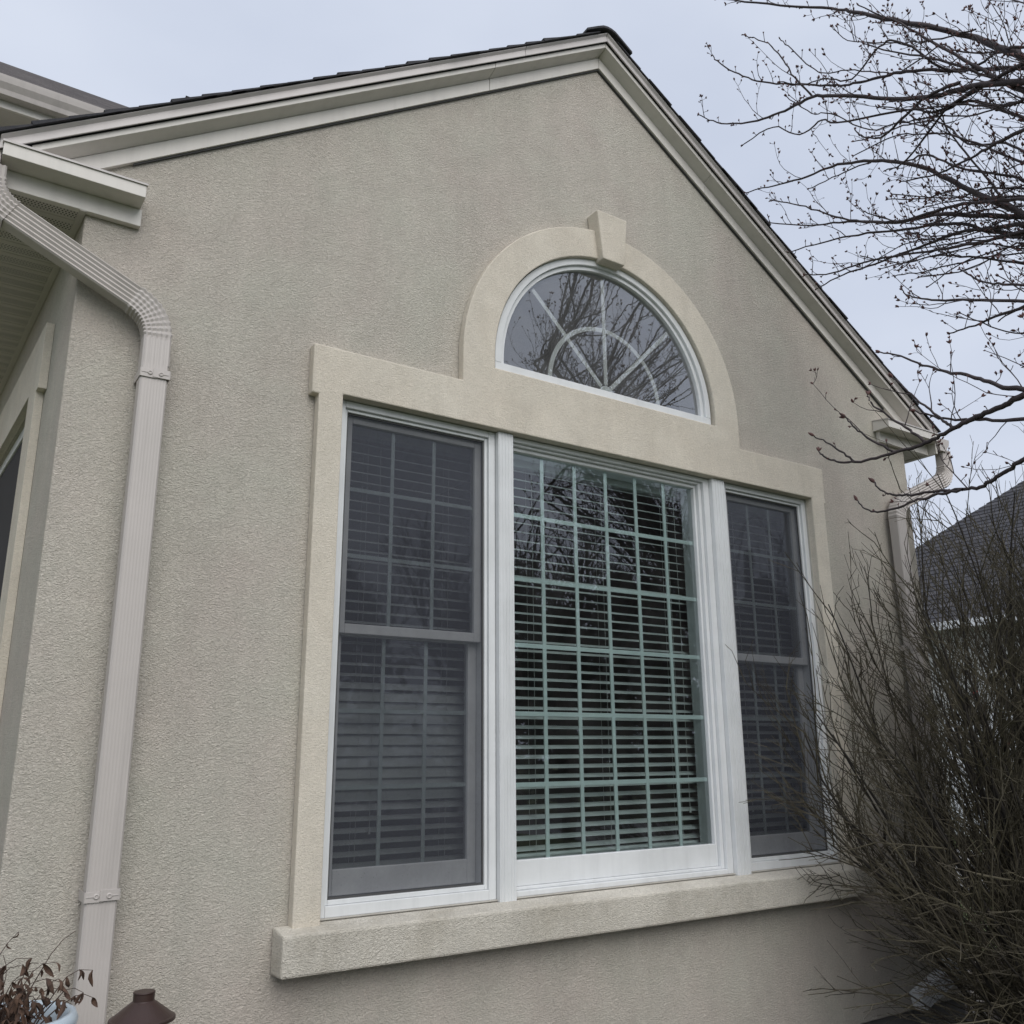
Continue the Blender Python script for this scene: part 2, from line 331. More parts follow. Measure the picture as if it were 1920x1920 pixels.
# left flank runs back at a slight angle
def sh(v): return (v[0] - 0.042*max(0, v[1]), v[1], v[2])
YB = 3.4
def side_slab(name, loops, x0, x1, mat, bevel=0.0):
    o = holed_slab(name, loops, 0, 1, mat, None, bevel)
    for v in o.data.vertices:
        y = v.co.x; x = x0 + (x1-x0)*v.co.y; v.co = sh((x, y, v.co.z))
    bm = bmesh.new(); bm.from_mesh(o.data); bmesh.ops.recalc_face_normals(bm, faces=bm.faces[:]); bm.to_mesh(o.data); bm.free()
    return o
sw0, sw1, swz0, swz1 = 0.64, 2.05, -0.2, 2.03
swall = H(side_slab('side_wall', [[(0.004, -0.80), (YB, -0.80), (YB, 2.62), (0.004, 2.62)], [(sw0, swz0), (sw1, swz0), (sw1, swz1), (sw0, swz1)]], XL, XL+0.158, 'stucco'))
st = side_slab('window_surround', [[(sw0-0.24, 1.99), (sw0-0.24, 2.27), (sw1+0.24, 2.27), (sw1+0.24, 1.99), (sw1+0.19, 1.99), (sw1+0.19, swz0), (sw0-0.19, swz0), (sw0-0.19, 1.99)],
        [(sw0, swz0+0.001), (sw1, swz0+0.001), (sw1, swz1), (sw0, swz1)]], XL-0.032, XL-0.001, 'trim_stucco', bevel=0.006); H(st)
mb = MB(); mb.box(XL-0.1, XL-0.001, sw0-0.3, sw1+0.3, swz0-0.17, swz0-0.002); under(mb.build('sill', 'sill_stucco', xf=sh, bevel=0.008), house)
mb = MB()
for a, b, c, d in ((sw0, sw1, swz0, swz0+0.06), (sw0, sw1, swz1-0.05, swz1), (sw0, sw0+0.05, swz0+0.06, swz1-0.05), (sw1-0.05, sw1, swz0+0.06, swz1-0.05), (sw0+0.05, sw1-0.05, 0.9, 0.95)):
    mb.box(XL+0.012, XL+0.06, a+0.001, b-0.001, c+0.001, d-0.001)
wf = H(mb.build('side_window', 'vinyl', xf=sh, bevel=0.003))
mb = MB(); mb.quad(*[sh((XL+0.03, y, z)) for y, z in ((sw1, swz0), (sw0, swz0), (sw0, swz1), (sw1, swz1))]); 
sp = mb.build('pane', 'glass'); sp.parent = wf
mb = MB(); mb.box(XL+0.020, XL+0.023, sw0+0.052, sw1-0.052, swz0+0.062, swz1-0.052); sub_ = mb.build('added_dark_sheet', 'added_dark_sheet', xf=sh); sub_.parent = wf  # added opaque sheet that makes the pane dark, no real screen
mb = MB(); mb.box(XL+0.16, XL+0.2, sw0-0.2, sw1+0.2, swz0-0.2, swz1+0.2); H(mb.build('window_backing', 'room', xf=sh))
# right flank and back
mb = MB(); mb.box(XR-0.158, XR-0.001, 0.162, 9.0, -0.80, 2.62); H(mb.build('side_wall', 'stucco'))
# dark living room behind the windows
def inbox(x0, x1, y0, y1, z0, z1):
    m_ = MB(); m_.quad((x0,y1,z0),(x1,y1,z0),(x1,y1,z1),(x0,y1,z1)); m_.quad((x0,y0,z0),(x0,y1,z0),(x0,y1,z1),(x0,y0,z1)); m_.quad((x1,y0,z0),(x1,y1,z0),(x1,y1,z1),(x1,y0,z1)); 
    return m_
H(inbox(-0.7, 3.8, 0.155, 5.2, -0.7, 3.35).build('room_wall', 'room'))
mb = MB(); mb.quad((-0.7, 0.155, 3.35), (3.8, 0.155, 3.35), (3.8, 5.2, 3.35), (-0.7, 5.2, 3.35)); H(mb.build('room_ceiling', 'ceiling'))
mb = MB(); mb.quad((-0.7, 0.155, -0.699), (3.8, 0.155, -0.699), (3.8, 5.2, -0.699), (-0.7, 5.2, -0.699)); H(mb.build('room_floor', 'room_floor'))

# ---- stucco window surround (proud trim), keystone, sill
Tr = -0.05
hz, ledz = 2.247, 2.027
ro, zc = 0.913, 2.392
aout = arc(1.495, zc, ro, 0, math.pi, 48)
outl = [(-0.107, -0.03), (-0.107, ledz), (-0.138, ledz), (-0.138, hz), (1.495-ro, hz)] + aout[::-1] + [(1.495+ro, hz), (3.123, hz), (3.123, ledz), (3.112, ledz), (3.112, -0.03), (3.0, -0.03), (3.0, 2.046), (0.0, 2.046), (0.0, -0.03)]
hh = [(XC-0.735, 2.349), (XC+0.735, 2.349)] + arc(XC, 2.404, 0.735, 0, math.pi, 48)
trim = H(holed_slab('window_surround', [outl, hh], Tr, -0.001, 'trim_stucco', None, bevel=0.007))
kx = 1.487
mb = MB(); mb.loft([[(kx-0.074, y, 3.118), (kx+0.074, y, 3.118), (kx+0.104, y, 3.402), (kx-0.104, y, 3.402)] for y in (-0.092, -0.0015)])
ks = mb.build('keystone', 'trim_stucco', bevel=0.006); ks.parent = trim
mb = MB(); mb.loft([[(x, -0.115, -0.160), (x, -0.002, -0.163), (x, -0.002, -0.006), (x, -0.02, -0.006), (x, -0.115, -0.022)] for x in (-0.163, 3.160)])
sill = H(mb.build('sill', 'sill_stucco', bevel=0.009))

# ---- windows
def rect_frame(mb, x0, x1, z0, z1, wl, wr, wb, wt, y0, y1):
    mb.box(x0, x0+wl, y0, y1, z0, z1); mb.box(x1-wr, x1, y0, y1, z0, z1)
    mb.box(x0+wl+0.0005, x1-wr-0.0005, y0, y1, z0, z0+wb); mb.box(x0+wl+0.0005, x1-wr-0.0005, y0, y1, z1-wt, z1)
def sub(o, parent):          # parent's own frame equals the house frame, so a plain child keeps its place
    o.parent = parent; return o
def plate(name, x0, x1, y, z0, z1, mat):
    m_ = MB(); m_.quad((x0, y, z0), (x1, y, z0), (x1, y, z1), (x0, y, z1)); return m_.build(name, mat)
def bar(name, x0, x1, z0, z1, y, t, mat, parent):
    m_ = MB(); m_.box(x0, x1, y-t, y+t, z0, z1); return sub(m_.build(name, mat, bevel=0.002), parent)

m_ = MB(); rect_frame(m_, -0.003, 3.003, -0.0035, 2.0495, 0.005, 0.005, 0.0055, 0.0035, -0.006, 0.012); H(m_.build('sealant_bead', 'sealant', bevel=0.0015))
def hung_window(x0, x1, lab):
    z0, z1 = 0.0, 2.046
    m_ = MB(); rect_frame(m_, x0+0.002, x1-0.002, z0+0.002, z1-0.002, 0.034, 0.034, 0.040, 0.030, 0.004, 0.15)
    rect_frame(m_, x0+0.0365, x1-0.0365, z0+0.0425, z1-0.0325, 0.014, 0.014, 0.018, 0.014, 0.018, 0.15)
    f = H(m_.build('double_hung_window', 'vinyl', bevel=0.0025)); f['label'] = lab
    a, b = x0+0.0505, x1-0.0505; zb, zt = 0.061, 2.000
    # screen in a slim grey frame, over the whole opening
    m_ = MB(); rect_frame(m_, a+0.001, b-0.001, zb, zt-0.001, 0.006, 0.006, 0.008, 0.006, 0.027, 0.034); sf = sub(m_.build('screen_frame', 'gasket'), f)
    sub(plate('insect_screen', a, b, 0.030, zb, zt, 'screen'), f)
    mid = 1.075
    # upper sash (outer track), lower sash (inner track)
    def sash(sz0, sz1, y, rb, rt, st_):
        m2 = MB(); rect_frame(m2, a+0.001, b-0.001, sz0, sz1, st_, st_, rb, rt, y, y+0.035)
        s_ = sub(m2.build('sash', 'vinyl', bevel=0.003), f)
        ga, gb, gc, gd = a+st_, b-st_, sz0+rb, sz1-rt
        yg = y+0.016
        sub(plate('pane', ga-0.003, gb+0.003, yg, gc-0.003, gd+0.003, 'glass_side'), f)
        for k in (1, 2):
            x = ga + (gb-ga)*k/3; bar('muntin', x-0.009, x+0.009, gc, gd, yg+0.006, 0.003, 'muntin', f)
            z = gc + (gd-gc)*k/3; bar('muntin', ga, gb, z-0.009, z+0.009, yg+0.0062, 0.0026, 'muntin', f)
    sash(mid-0.014, zt-0.004, 0.045, 0.040, 0.032, 0.036)
    sash(zb+0.002, mid+0.022, 0.086, 0.095, 0.040, 0.042)
    return f
hung_window(0.0, 0.79, 'side window left of the picture window, behind a grey screen')
hung_window(2.287, 3.0, 'side window right of the picture window, partly behind the shrub')
for x0, x1 in ((0.791, 0.874), (2.190, 2.286)):
    m_ = MB(); m_.box(x0, x1, -0.022, 0.15, -0.022, 2.044)
    for k in range(5):
        xx = x0 + 0.008 + (x1-x0-0.016)*k/4; m_.box(xx-0.004, xx+0.004, -0.0245, -0.0215, -0.022, 2.044)
    H(m_.build('mullion_cover', 'vinyl', bevel=0.002))
# centre picture window
m_ = MB(); px0, px1 = 0.875, 2.189
rect_frame(m_, px0, px1, 0.002, 2.044, 0.016, 0.040, 0.022, 0.022, 0.004, 0.15)
rect_frame(m_, px0+0.0165, px1-0.0405, 0.0245, 2.0215, 0.006, 0.022, 0.012, 0.012, 0.024, 0.15)
rect_frame(m_, px0+0.0230, px1-0.0630, 0.0370, 2.0090, 0.006, 0.014, 0.104, 0.018, 0.044, 0.15)
pw = H(m_.build('picture_window', 'vinyl', bevel=0.003))
ga, gb, gc, gd = px0+0.029, px1-0.077, 0.141, 1.991
sub(plate('pane', ga-0.003, gb+0.003, 0.066, gc-0.003, gd+0.003, 'glass'), pw)
for k in range(1, 6):
    x = ga + (gb-ga)*k/6; bar('muntin', x-0.0105, x+0.0105, gc, gd, 0.076, 0.004, 'muntin', pw)
    z = gc + (gd-gc)*k/6; bar('muntin', ga, gb, z-0.0105, z+0.0105, 0.0762, 0.0036, 'muntin', pw)
# half round window over it
STILT = 0.024
def half_ring(mb, r0, r1, y0, y1, zb, wb, n=56):
    rings = []
    for i in range(-1, n+2):
        a = math.pi*min(max(i, 0), n)/n; c_, s_ = math.cos(a), math.sin(a)
        zo = zb; zb = zo + (STILT if 0 <= i <= n else 0.0)
        rings.append([(XC+r1*c_, y0, zb+r1*s_), (XC+r1*c_, y1, zb+r1*s_), (XC+r0*c_, y1, zb+r0*s_), (XC+r0*c_, y0, zb+r0*s_)]); zb = zo
    mb.loft(rings)
    mb.box(XC-r1, XC+r1, y0, y1, zb-wb, zb-0.0005)
m_ = MB(); hzb = 2.396; YO = -0.028
half_ring(m_, 0.684, 0.720, 0.002+YO, 0.15, hzb, 0.040)
half_ring(m_, 0.660, 0.6835, 0.018+YO, 0.15, hzb+0.001, 0.006)
hw = H(m_.build('half_round_window', 'vinyl', bevel=0.0025))
m_ = MB(); pts = [(XC+0.662, hzb)] + arc(XC, hzb+STILT, 0.662, 0, math.pi, 56) + [(XC-0.662, hzb)]; i0 = len(m_.v); m_.v += [(x, 0.040+YO, z) for x, z in pts]; m_.f.append(tuple(range(len(pts)))); sub(m_.build('pane', 'glass_top'), hw)
def spoke(a, r0, r1, w, y, t):
    m2 = MB(); d = Vector((math.cos(a), 0, math.sin(a))); p_ = Vector((-math.sin(a), 0, math.cos(a))); c0 = Vector((XC, 0, hzb+0.01))
    m2.loft([[c0 + d*r + p_*s*w + Vector((0, yy, 0)) for s, yy in ((-1, y-t), (1, y-t), (1, y+t), (-1, y+t))] for r in (r0, r1)])
    sub(m2.build('muntin', 'muntin_white', bevel=0.002), hw)
for dg in (45, 90, 135): spoke(math.radians(dg), 0.045, 0.658, 0.0125, 0.050+YO, 0.004)
m_ = MB(); rings = []
for i in range(41):
    a = math.pi*i/40; rings.append([(XC+r*math.cos(a), y, hzb+r*math.sin(a)) for r, y in ((0.353, 0.0465+YO), (0.378, 0.0465+YO), (0.378, 0.0535+YO), (0.353, 0.0535+YO))])
m_.loft(rings); sub(m_.build('muntin', 'muntin_white'), hw)
m_ = MB(); rings = []
for i in range(13):
    a = math.pi*i/12; rings.append([(XC+r*math.cos(a), y, hzb+r*math.sin(a)) for r, y in ((0.002, 0.045+YO), (0.05, 0.045+YO), (0.05, 0.055+YO), (0.002, 0.055+YO))])
m_.loft(rings); sub(m_.build('muntin_hub', 'muntin_white'), hw)

# ---- blinds (hang inside, things of their own)
def blind(x0, x1, z0, z1, lab, tilt):
    b = empty('window_blind', ((x0+x1)/2, 0.2, z0)); tag(b, lab, 'blind', 'slatted blinds behind the three tall windows')
    w = x1-x0; prof = [(-0.025, -0.0012), (-0.0125, 0.0012), (0, 0.0020), (0.0125, 0.0012), (0.025, -0.0012)]
    m_ = MB(); ring = [(y, z+0.0013) for y, z in prof] + [(y, z-0.0013) for y, z in prof[::-1]]
    m_.loft([[(x, y, z) for y, z in ring] for x in (-w/2, w/2)])
    s0 = m_.build('slat', 'blind', b); k = 0; z = z0 + 0.045; rr = random.Random(int(x0*100))
    while z < z1 - 0.07:
        s_ = s0 if k == 0 else s0.copy()
        if k: C.objects.link(s_); s_.parent = b
        s_.location = (0, 0, z - z0); s_.rotation_euler = (math.radians(tilt(z) + rr.uniform(-1.2, 1.2)), math.radians(rr.uniform(-0.12, 0.12)), 0)
        z += 0.0445; k += 1
    m_ = MB(); m_.box(-w/2, w/2, -0.024, 0.024, 0.006, 0.024); m_.build('bottom_rail', 'blind', b, bevel=0.003)
    m_ = MB(); m_.box(-w/2, w/2, -0.028, 0.028, z1-z0-0.055, z1-z0); m_.build('head_rail', 'blind', b, bevel=0.003)
    for fx in ((0.16, 0.5, 0.86) if w > 1 else (0.22, 0.78)):
        for dy in (-0.026, 0.026):
            m_ = MB(); m_.tube([(-w/2+w*fx, dy, 0.012), (-w/2+w*fx+0.002, dy, (z1-z0)*0.5), (-w/2+w*fx, dy, z1-z0-0.03)], 0.0009, 4); m_.build('ladder_cord', 'cord', b)
    m_ = MB(); fx = 0.90 if w > 1 else 0.3
    m_.tube([(-w/2+w*fx, -0.032, (z1-z0)*0.10), (-w/2+w*fx-0.004, -0.034, (z1-z0)*0.3), (-w/2+w*fx+0.003, -0.033, (z1-z0)*0.6), (-w/2+w*fx, -0.030, z1-z0-0.05)], 0.0011, 4)
    m_.tube([(-w/2+w*fx, -0.032, (z1-z0)*0.10), (-w/2+w*fx, -0.032, (z1-z0)*0.085)], [0.002, 0.006], 6, True)
    m_.build('lift_cord', 'cord', b)
    return b
def tl(z):
    return 17 + 40*max(0.0, min(1.0, (z-0.36)/0.06, (0.90-z)/0.08))
blind(0.905, 2.205, 0.125, 2.02, 'white slatted blind with open slats behind the wide middle pane', lambda z: 17)
blind(0.06, 0.80, 0.11, 2.02, 'slatted blind behind the left screened window, some slats closed low down', tl)
blind(2.325, 3.04, 0.11, 2.02, 'slatted blind dim behind the right screened window beside the shrub', lambda z: 20)

# ---- rake trim: boards follow the slope; profile points are (y, height below the drip line at that x)
EL, ER = XC-2.845, XC+2.855
def rake(name, prof, x0, x1, mat, parent=None, bevel=0.0015):
    m_ = MB(); m_.loft([[(x, y, rz(x) + dz) for y, dz in prof] for x in (x0, x1)])
    o = m_.build(name, mat, bevel=bevel)
    return H(o) if parent is None else sub(o, parent)
drip = [(-0.112, 0.0), (-0.110, -0.004), (-0.099, -0.016), (-0.106, -0.054), (-0.102, -0.056), (-0.094, -0.05), (-0.09, 0.004)]
strip = [(-0.088, -0.0565), (-0.088, -0.084), (-0.02, -0.107), (-0.0, -0.06)]
frz = [(-0.022, -0.1085), (-0.022, -0.178), (-0.001, -0.178), (-0.001, -0.10)]
jg = 0.0012
for nm, pr, cuts, mt in (('drip_edge', drip, (EL, 0.92, XC, 2.9, ER), 'drip'), ('rake_soffit', strip, (EL+0.10, 0.74, XC, 2.295, ER-0.10), 'trim'), ('frieze_board', frz, (-1.30, 0.745, XC, 2.30, 4.29), 'trim')):
    for a, b in zip(cuts[:-1], cuts[1:]): rake(nm, pr, a+jg, b-jg, mt)
# dark sealant line under the frieze
for a, b in ((-0.9, XC), (XC, 3.9)): rake('sealant_joint', [(-0.012, -0.1785), (-0.012, -0.186), (-0.0005, -0.186), (-0.0005, -0.1785)], a, b, 'gasket', bevel=0)
# ---- roof deck and shingles
m_ = MB()
for s_ in (-1, 1):
    e = EL if s_ < 0 else ER
    m_.loft([[(x, y, rz(x) + dz) for y, dz in ((-0.10, 0.006), (9.0, 0.006), (9.0, -0.05), (-0.088, -0.05))] for x in (XC, e)])
roof = H(m_.build('roof', 'shingle'))
slope = math.atan(MS); L_ = (ER-XC)/math.cos(slope)
def wedge(w, ln, t0, t1):
    m2 = MB(); m2.loft([[(x, -0.5*w, z0), (x, 0.5*w, z0), (x, 0.5*w, z1), (x, -0.5*w, z1)] for x, z0, z1 in ((0, 0.0, t0), (ln, 0.0, t1))]); return m2
rr = random.Random(11); protos = [wedge(w, 0.20, t, 0.002).build('shingle', 'shingle', None) for w, t in ((0.34, 0.010), (0.30, 0.013), (0.37, 0.008), (0.33, 0.016))]
for p_ in protos: p_.parent = roof
first = set()
for s_ in (-1, 1):
    nc = int(L_/0.137)
    for i in range(nc):
        d = L_ - 0.137*i + 0.012                       # butt distance from the ridge
        y = -0.122 + rr.uniform(-0.006, 0.006)
        for k in range(3):
            pi = rr.randrange(4); src = protos[pi]; w = (0.34, 0.30, 0.37, 0.33)[pi]
            o = src if pi not in first else src.copy()
            if pi in first: C.objects.link(o); o.parent = roof
            first.add(pi)
            x = XC + s_*d*math.cos(slope); z = AP + 0.006 - d*math.sin(slope)
            # local +x runs up the slope
            ex = Vector((-s_*math.cos(slope), 0, math.sin(slope))); ez = Vector((s_*math.sin(slope), 0, math.cos(slope))); ey = ez.cross(ex)
            mt_ = Matrix((ex, ey, ez)).transposed().to_4x4(); mt_.translation = Vector((x, y + w/2, z)) + ez*0.0035*(k % 2)
            o.matrix_basis = mt_; y += w + 0.004
# ridge caps
m_ = MB()
for i, y0 in enumerate([-0.13 + 0.135*k for k in range(9)]):
    m2 = MB(); hw_ = 0.165; lift = 0.022; rings = []
    for y, dz in ((y0, lift+0.012), (y0+0.2, lift)):
        top = [(XC + x, y, AP + dz - MS*abs(x) + 0.03*max(0, 1-abs(x)/0.06)*0 - 0.02*max(0, 1-abs(x)/0.05) + 0.012) for x in (-hw_, -0.09, -0.045, -0.015, 0.015, 0.045, 0.09, hw_)]
        rings.append(top + [(x, y_, z-0.014) for x, y_, z in top[::-1]])
    m2.loft(rings); sub(m2.build('ridge_cap', 'shingle'), roof)

# ---- cornice returns
def ret(x0, x1, xl0, xl1):
    prof_u = [(-0.120, 2.630), (-0.120, 2.684), (-0.02, 2.700), (-0.001, 2.700), (-0.001, 2.630)]
    prof_l = [(-0.030, 2.557), (-0.030, 2.629), (-0.001, 2.629), (-0.001, 2.557)]
    m_ = MB(); m_.loft([[(x, y, z) for y, z in prof_u] for x in (x0, x1)]); a = H(m_.build('cornice_return', 'trim', bevel=0.002))
    m_ = MB(); m_.loft([[(x, y, z) for y, z in prof_l] for x in (xl0, xl1)]); sub(m_.build('return_frieze', 'trim', bevel=0.002), a)
    m_ = MB(); m_.loft([[(x, y, z) for y, z in ((-0.126, 2.680), (-0.126, 2.688), (-0.004, 2.7065), (-0.004, 2.7025))] for x in (x0-0.004, x1+0.004)]); sub(m_.build('return_flashing', 'drip'), a)
ret(-1.339, -0.860, -1.339, -0.853); ret(3.765, 4.335, 3.790, 4.330)

# ---- side eaves: soffit panels (perforated), fascia, gutters
def eave(sx, xw, xf_, nback, shear):
    fn = sh if shear else (lambda v: v)
    lo, hi = min(xw, xf_), max(xw, xf_)
    base = MB(); base.quad((lo, -0.03, EAV+0.012), (hi, -0.03, EAV+0.012), (hi, nback, EAV+0.012), (lo, nback, EAV+0.012))
    so = H(base.build('eave_soffit', 'hole', xf=fn))
    y = -0.028; pw_ = 0.098; k = 0
    while y < nback - pw_:
        m2 = MB()
        # panel board with a V groove each side and punched slots along it
        x0_, x1_ = lo+0.022, hi-0.022
        if y < 2.2 and shear:
            nx = 22; rows = 5; xs_ = [x0_ + (x1_-x0_)*i/nx for i in range(nx+1)]
            edges = [0.004, 0.018]
            for r_ in range(rows): edges += [0.022 + r_*0.013, 0.022 + r_*0.013 + 0.0075]
            ys_ = [0.003] + [0.020 + j*0.0066 for j in range(10)] + [pw_-0.003]
            for j in range(len(ys_)-1):
                odd = j % 2 == 1
                for i in range(nx):
                    a0, a1 = xs_[i], xs_[i+1]
                    if odd and 1 < j < len(ys_)-2:
                        off = 0.0 if (j//2) % 2 else 0.5
                        h0 = a0 + (a1-a0)*(0.12 if off else 0.45); h1 = h0 + (a1-a0)*0.42
                        for q0, q1 in ((a0, h0), (h1, a1)): m2.quad((q0, y+ys_[j], EAV), (q1, y+ys_[j], EAV), (q1, y+ys_[j+1], EAV), (q0, y+ys_[j+1], EAV))
                    else: m2.quad((a0, y+ys_[j], EAV), (a1, y+ys_[j], EAV), (a1, y+ys_[j+1], EAV), (a0, y+ys_[j+1], EAV))
        else:
            m2.quad((x0_, y+0.003, EAV), (x1_, y+0.003, EAV), (x1_, y+pw_-0.003, EAV), (x0_, y+pw_-0.003, EAV))
        m2.quad((x0_, y, EAV+0.006), (x1_, y, EAV+0.006), (x1_, y+0.003, EAV), (x0_, y+0.003, EAV))
        m2.quad((x0_, y+pw_-0.003, EAV), (x1_, y+pw_-0.003, EAV), (x1_, y+pw_, EAV+0.006), (x0_, y+pw_, EAV+0.006))
        sub(m2.build('soffit_panel', 'soffit', xf=fn), so); y += pw_; k += 1
    for a, b in ((lo, lo+0.024), (hi-0.024, hi)):
        m2 = MB(); m2.box(a, b, -0.028, nback, EAV-0.006, EAV+0.004); sub(m2.build('soffit_channel', 'soffit', xf=fn, bevel=0.001), so)
    m2 = MB(); m2.box(min(xf_, xf_+sx*0.02), max(xf_, xf_+sx*0.02), -0.085, nback, EAV-0.004, EAV+0.15); H(m2.build('eave_fascia', 'trim', xf=fn, bevel=0.002))
    # K-style gutter
    g0 = xf_ + sx*0.0205; zt = 2.668
    prof = [(0, 0), (0, -0.088), (0.075, -0.088), (0.088, -0.060), (0.112, -0.038), (0.118, -0.010), (0.118, 0.0), (0.110, 0.0), (0.110, -0.006), (0.105, -0.036), (0.082, -0.056), (0.071, -0.083), (0.004, -0.083), (0.004, 0)]
    m2 = MB(); m2.loft([[(g0 + sx*u_, y_, zt + w_) for u_, w_ in prof] for y_ in (-0.10, nback)], cap=False)
    gt = H(m2.build('gutter', 'pipe', xf=fn, bevel=0.001))
    m2 = MB(); cap = [(0, 0), (0, -0.090), (0.076, -0.090), (0.089, -0.061), (0.113, -0.039), (0.120, -0.010), (0.120, 0.002)]
    m2.loft([[(g0 + sx*u_, y_, zt + w_) for u_, w_ in cap] for y_ in (-0.106, -0.1005)]); sub(m2.build('end_cap', 'pipe'), gt)
    return g0
gl_ = eave(-1, XL, EL+0.012, 3.05, True)
gr_ = eave(1, XR, ER-0.012, 8.5, False)

# ---- downspouts
def pipe_section(w, d, flute, nf):
    """closed outline (a across the front, b depth); fluted front and back"""
    pts = []
    def side(b, sgn):
        m_n = nf*4
        for i in range(m_n+1):
            t = i/m_n; a = -w/2 + 0.006 + (w-0.012)*t
            pts.append((sgn*a, b - (flute*(0.5-0.5*math.cos(2*math.pi*nf*t)) if b > 0 else -flute*(0.5-0.5*math.cos(2*math.pi*nf*t)))))
    pts.append((-w/2, d/2-0.006)); side(d/2, 1); pts.append((w/2, d/2-0.006)); pts.append((w/2, -d/2+0.006)); side(-d/2, -1); pts.append((-w/2, -d/2+0.006))
    return pts
def sweep(mb, path, yc, sec, crimp=None):
    rings = []
    for k, (x, z) in enumerate(path):
        a = Vector(path[max(k-1, 0)]); b = Vector(path[min(k+1, len(path)-1)]); t = (b-a).normalized(); nrm = Vector((-t.y, t.x))
        s_ = 1.0 + (crimp(k) if crimp else 0)
        rings.append([(x + nrm.x*p_[0]*s_, yc - p_[1]*s_, z + nrm.y*p_[0]*s_) for p_ in sec])
    mb.loft(rings)
def bend(p0, c, p1, r, n):
    """rounded corner from direction p0->c to c->p1"""
    a = (Vector(p0)-Vector(c)).normalized(); b = (Vector(p1)-Vector(c)).normalized(); c = Vector(c)
    q0 = c + a*r; q1 = c + b*r
    return [tuple((1-t)**2*q0 + 2*t*(1-t)*c + t*t*q1) for t in [i/n for i in range(n+1)]]
def downspout(top, k1, k2, xv, zend, yc, straps, w=0.096, d=0.066):
    secv = pipe_section(w, d, 0.0005, 8); secf = pipe_section(w, d, 0.006, 5)
    b1 = bend(top, k1, k2, 0.085, 15); b2 = bend(k1, k2, (xv, zend), 0.105, 19)
    m_ = MB(); sweep(m_, [b2[-1], (xv, (b2[-1][1]+zend)/2), (xv, zend)], yc, secv); root = H(m_.build('downspout', 'pipe', bevel=0.0))
    m_ = MB(); sweep(m_, [top] + b1, yc, secf, lambda k: 0.085 if k % 2 == 0 and k > 1 else 0.0); sub(m_.build('elbow', 'pipe'), root)
    m_ = MB(); sweep(m_, [b1[-1], b2[0]], yc, secf, lambda k: -0.012); sub(m_.build('offset_pipe', 'pipe'), root)
    m_ = MB(); sweep(m_, b2 + [(xv, b2[-1][1]-0.10)], yc, pipe_section(w, d, 0.004, 5), lambda k: 0.09 if k % 2 and k < 19 else 0.012); sub(m_.build('elbow', 'pipe'), root)
    for z in straps:
        m_ = MB(); o_ = w/2 + 0.003; f_ = yc - d/2 - 0.003; t = 0.017
        m_.box(xv-o_, xv+o_*0.1, f_-0.002, f_, z-t-0.001, z+t-0.003); m_.box(xv-o_*0.15, xv+o_, f_-0.0045, f_-0.0022, z-t+0.002, z+t+0.002)
        m_.box(xv-o_-0.002, xv-o_, f_-0.002, -0.002, z-t-0.001, z+t-0.003); m_.box(xv+o_, xv+o_+0.002, f_-0.0045, -0.002, z-t+0.002, z+t+0.002)
        m_.box(xv-o_+0.004, xv-0.012, f_-0.004, f_-0.0021, z-0.002, z+0.001); m_.box(xv+0.012, xv+o_-0.004, f_-0.0065, f_-0.0046, z-0.001, z+0.002)
        s_ = sub(m_.build('strap', 'pipe', bevel=0.0008), root)
        for dx, fy in ((-0.018, f_-0.002), (0.020, f_-0.0045)):
            m_ = MB(); prof = [(0.0085, 0), (0.0085, 0.0025), (0.006, 0.004), (0.0045, 0.0035), (0.004, 0.0015), (0.0005, 0.0015)]
            m_.loft([[(xv+dx + r*math.cos(2*math.pi*j/14), fy - h, z + r*math.sin(2*math.pi*j/14)) for j in range(14)] for r, h in prof]); m_.build('screw', 'pipe', bevel=0).parent = root
    return root
downspout((-1.366, 2.60), (-1.362, 2.470), (-0.762, 2.185), -0.760, -0.98, -0.068, (1.940, 0.158))
downspout((4.455, 2.60), (4.450, 2.400), (3.822, 2.120), 3.822, -0.55, -0.062, (1.2,))
m_ = MB(); sweep(m_, bend((3.822, 0), (3.822, -0.62), (3.45, -0.72), 0.09, 10) + [(3.45, -0.735)], -0.075, pipe_section(0.098, 0.07, 0.003, 5), lambda k: 0.02 if k % 2 else 0); H(m_.build('downspout_outlet', 'white'))

# ---- taller wing behind, upper left
MY = 3.05; mz = 5.15
def ky(ratio, y): return 0.5836 + ratio*(y + 3.3888)
m_ = MB(); m_.box(-9, 0.9, MY+0.36, MY+0.5, -0.8, mz-0.16); H(m_.build('rear_wing_wall', 'stucco'))
m_ = MB(); m_.quad((-9, MY+0.02, mz-0.172), (0.9, MY+0.02, mz-0.172), (0.9, MY+0.37, mz-0.172), (-9, MY+0.37, mz-0.172)); H(m_.build('rear_wing_soffit', 'soffit'))
m_ = MB(); m_.box(-9, 0.9, MY, MY+0.02, mz-0.18, mz+0.02); H(m_.build('rear_wing_fascia', 'trim'))
m_ = MB(); prof = [(0, -0.005), (0, -0.125), (-0.075, -0.125), (-0.085, -0.09), (-0.110, -0.05), (-0.118, -0.018), (-0.122, 0.0), (-0.108, 0.0), (-0.108, -0.02), (-0.004, -0.12), (-0.004, -0.005)]
m_.loft([[(x, MY-0.0005+y, mz+z) for y, z in prof] for x in (-9, 0.9)]); H(m_.build('gutter', 'pipe', bevel=0.002))
m_ = MB(); ry = 5.25; rzz = mz+0.02+0.80*(ry-MY)
m_.loft([[(x, MY-0.04, mz+0.012), (x, ry, rzz), (x, 2*ry-MY, mz+0.02), (x, 2*ry-MY, mz-0.06), (x, ry, rzz-0.06), (x, MY+0.0, mz-0.03)] for x in (-9, 0.9)])
rroof = H(m_.build('rear_wing_roof', 'shingle_far'))
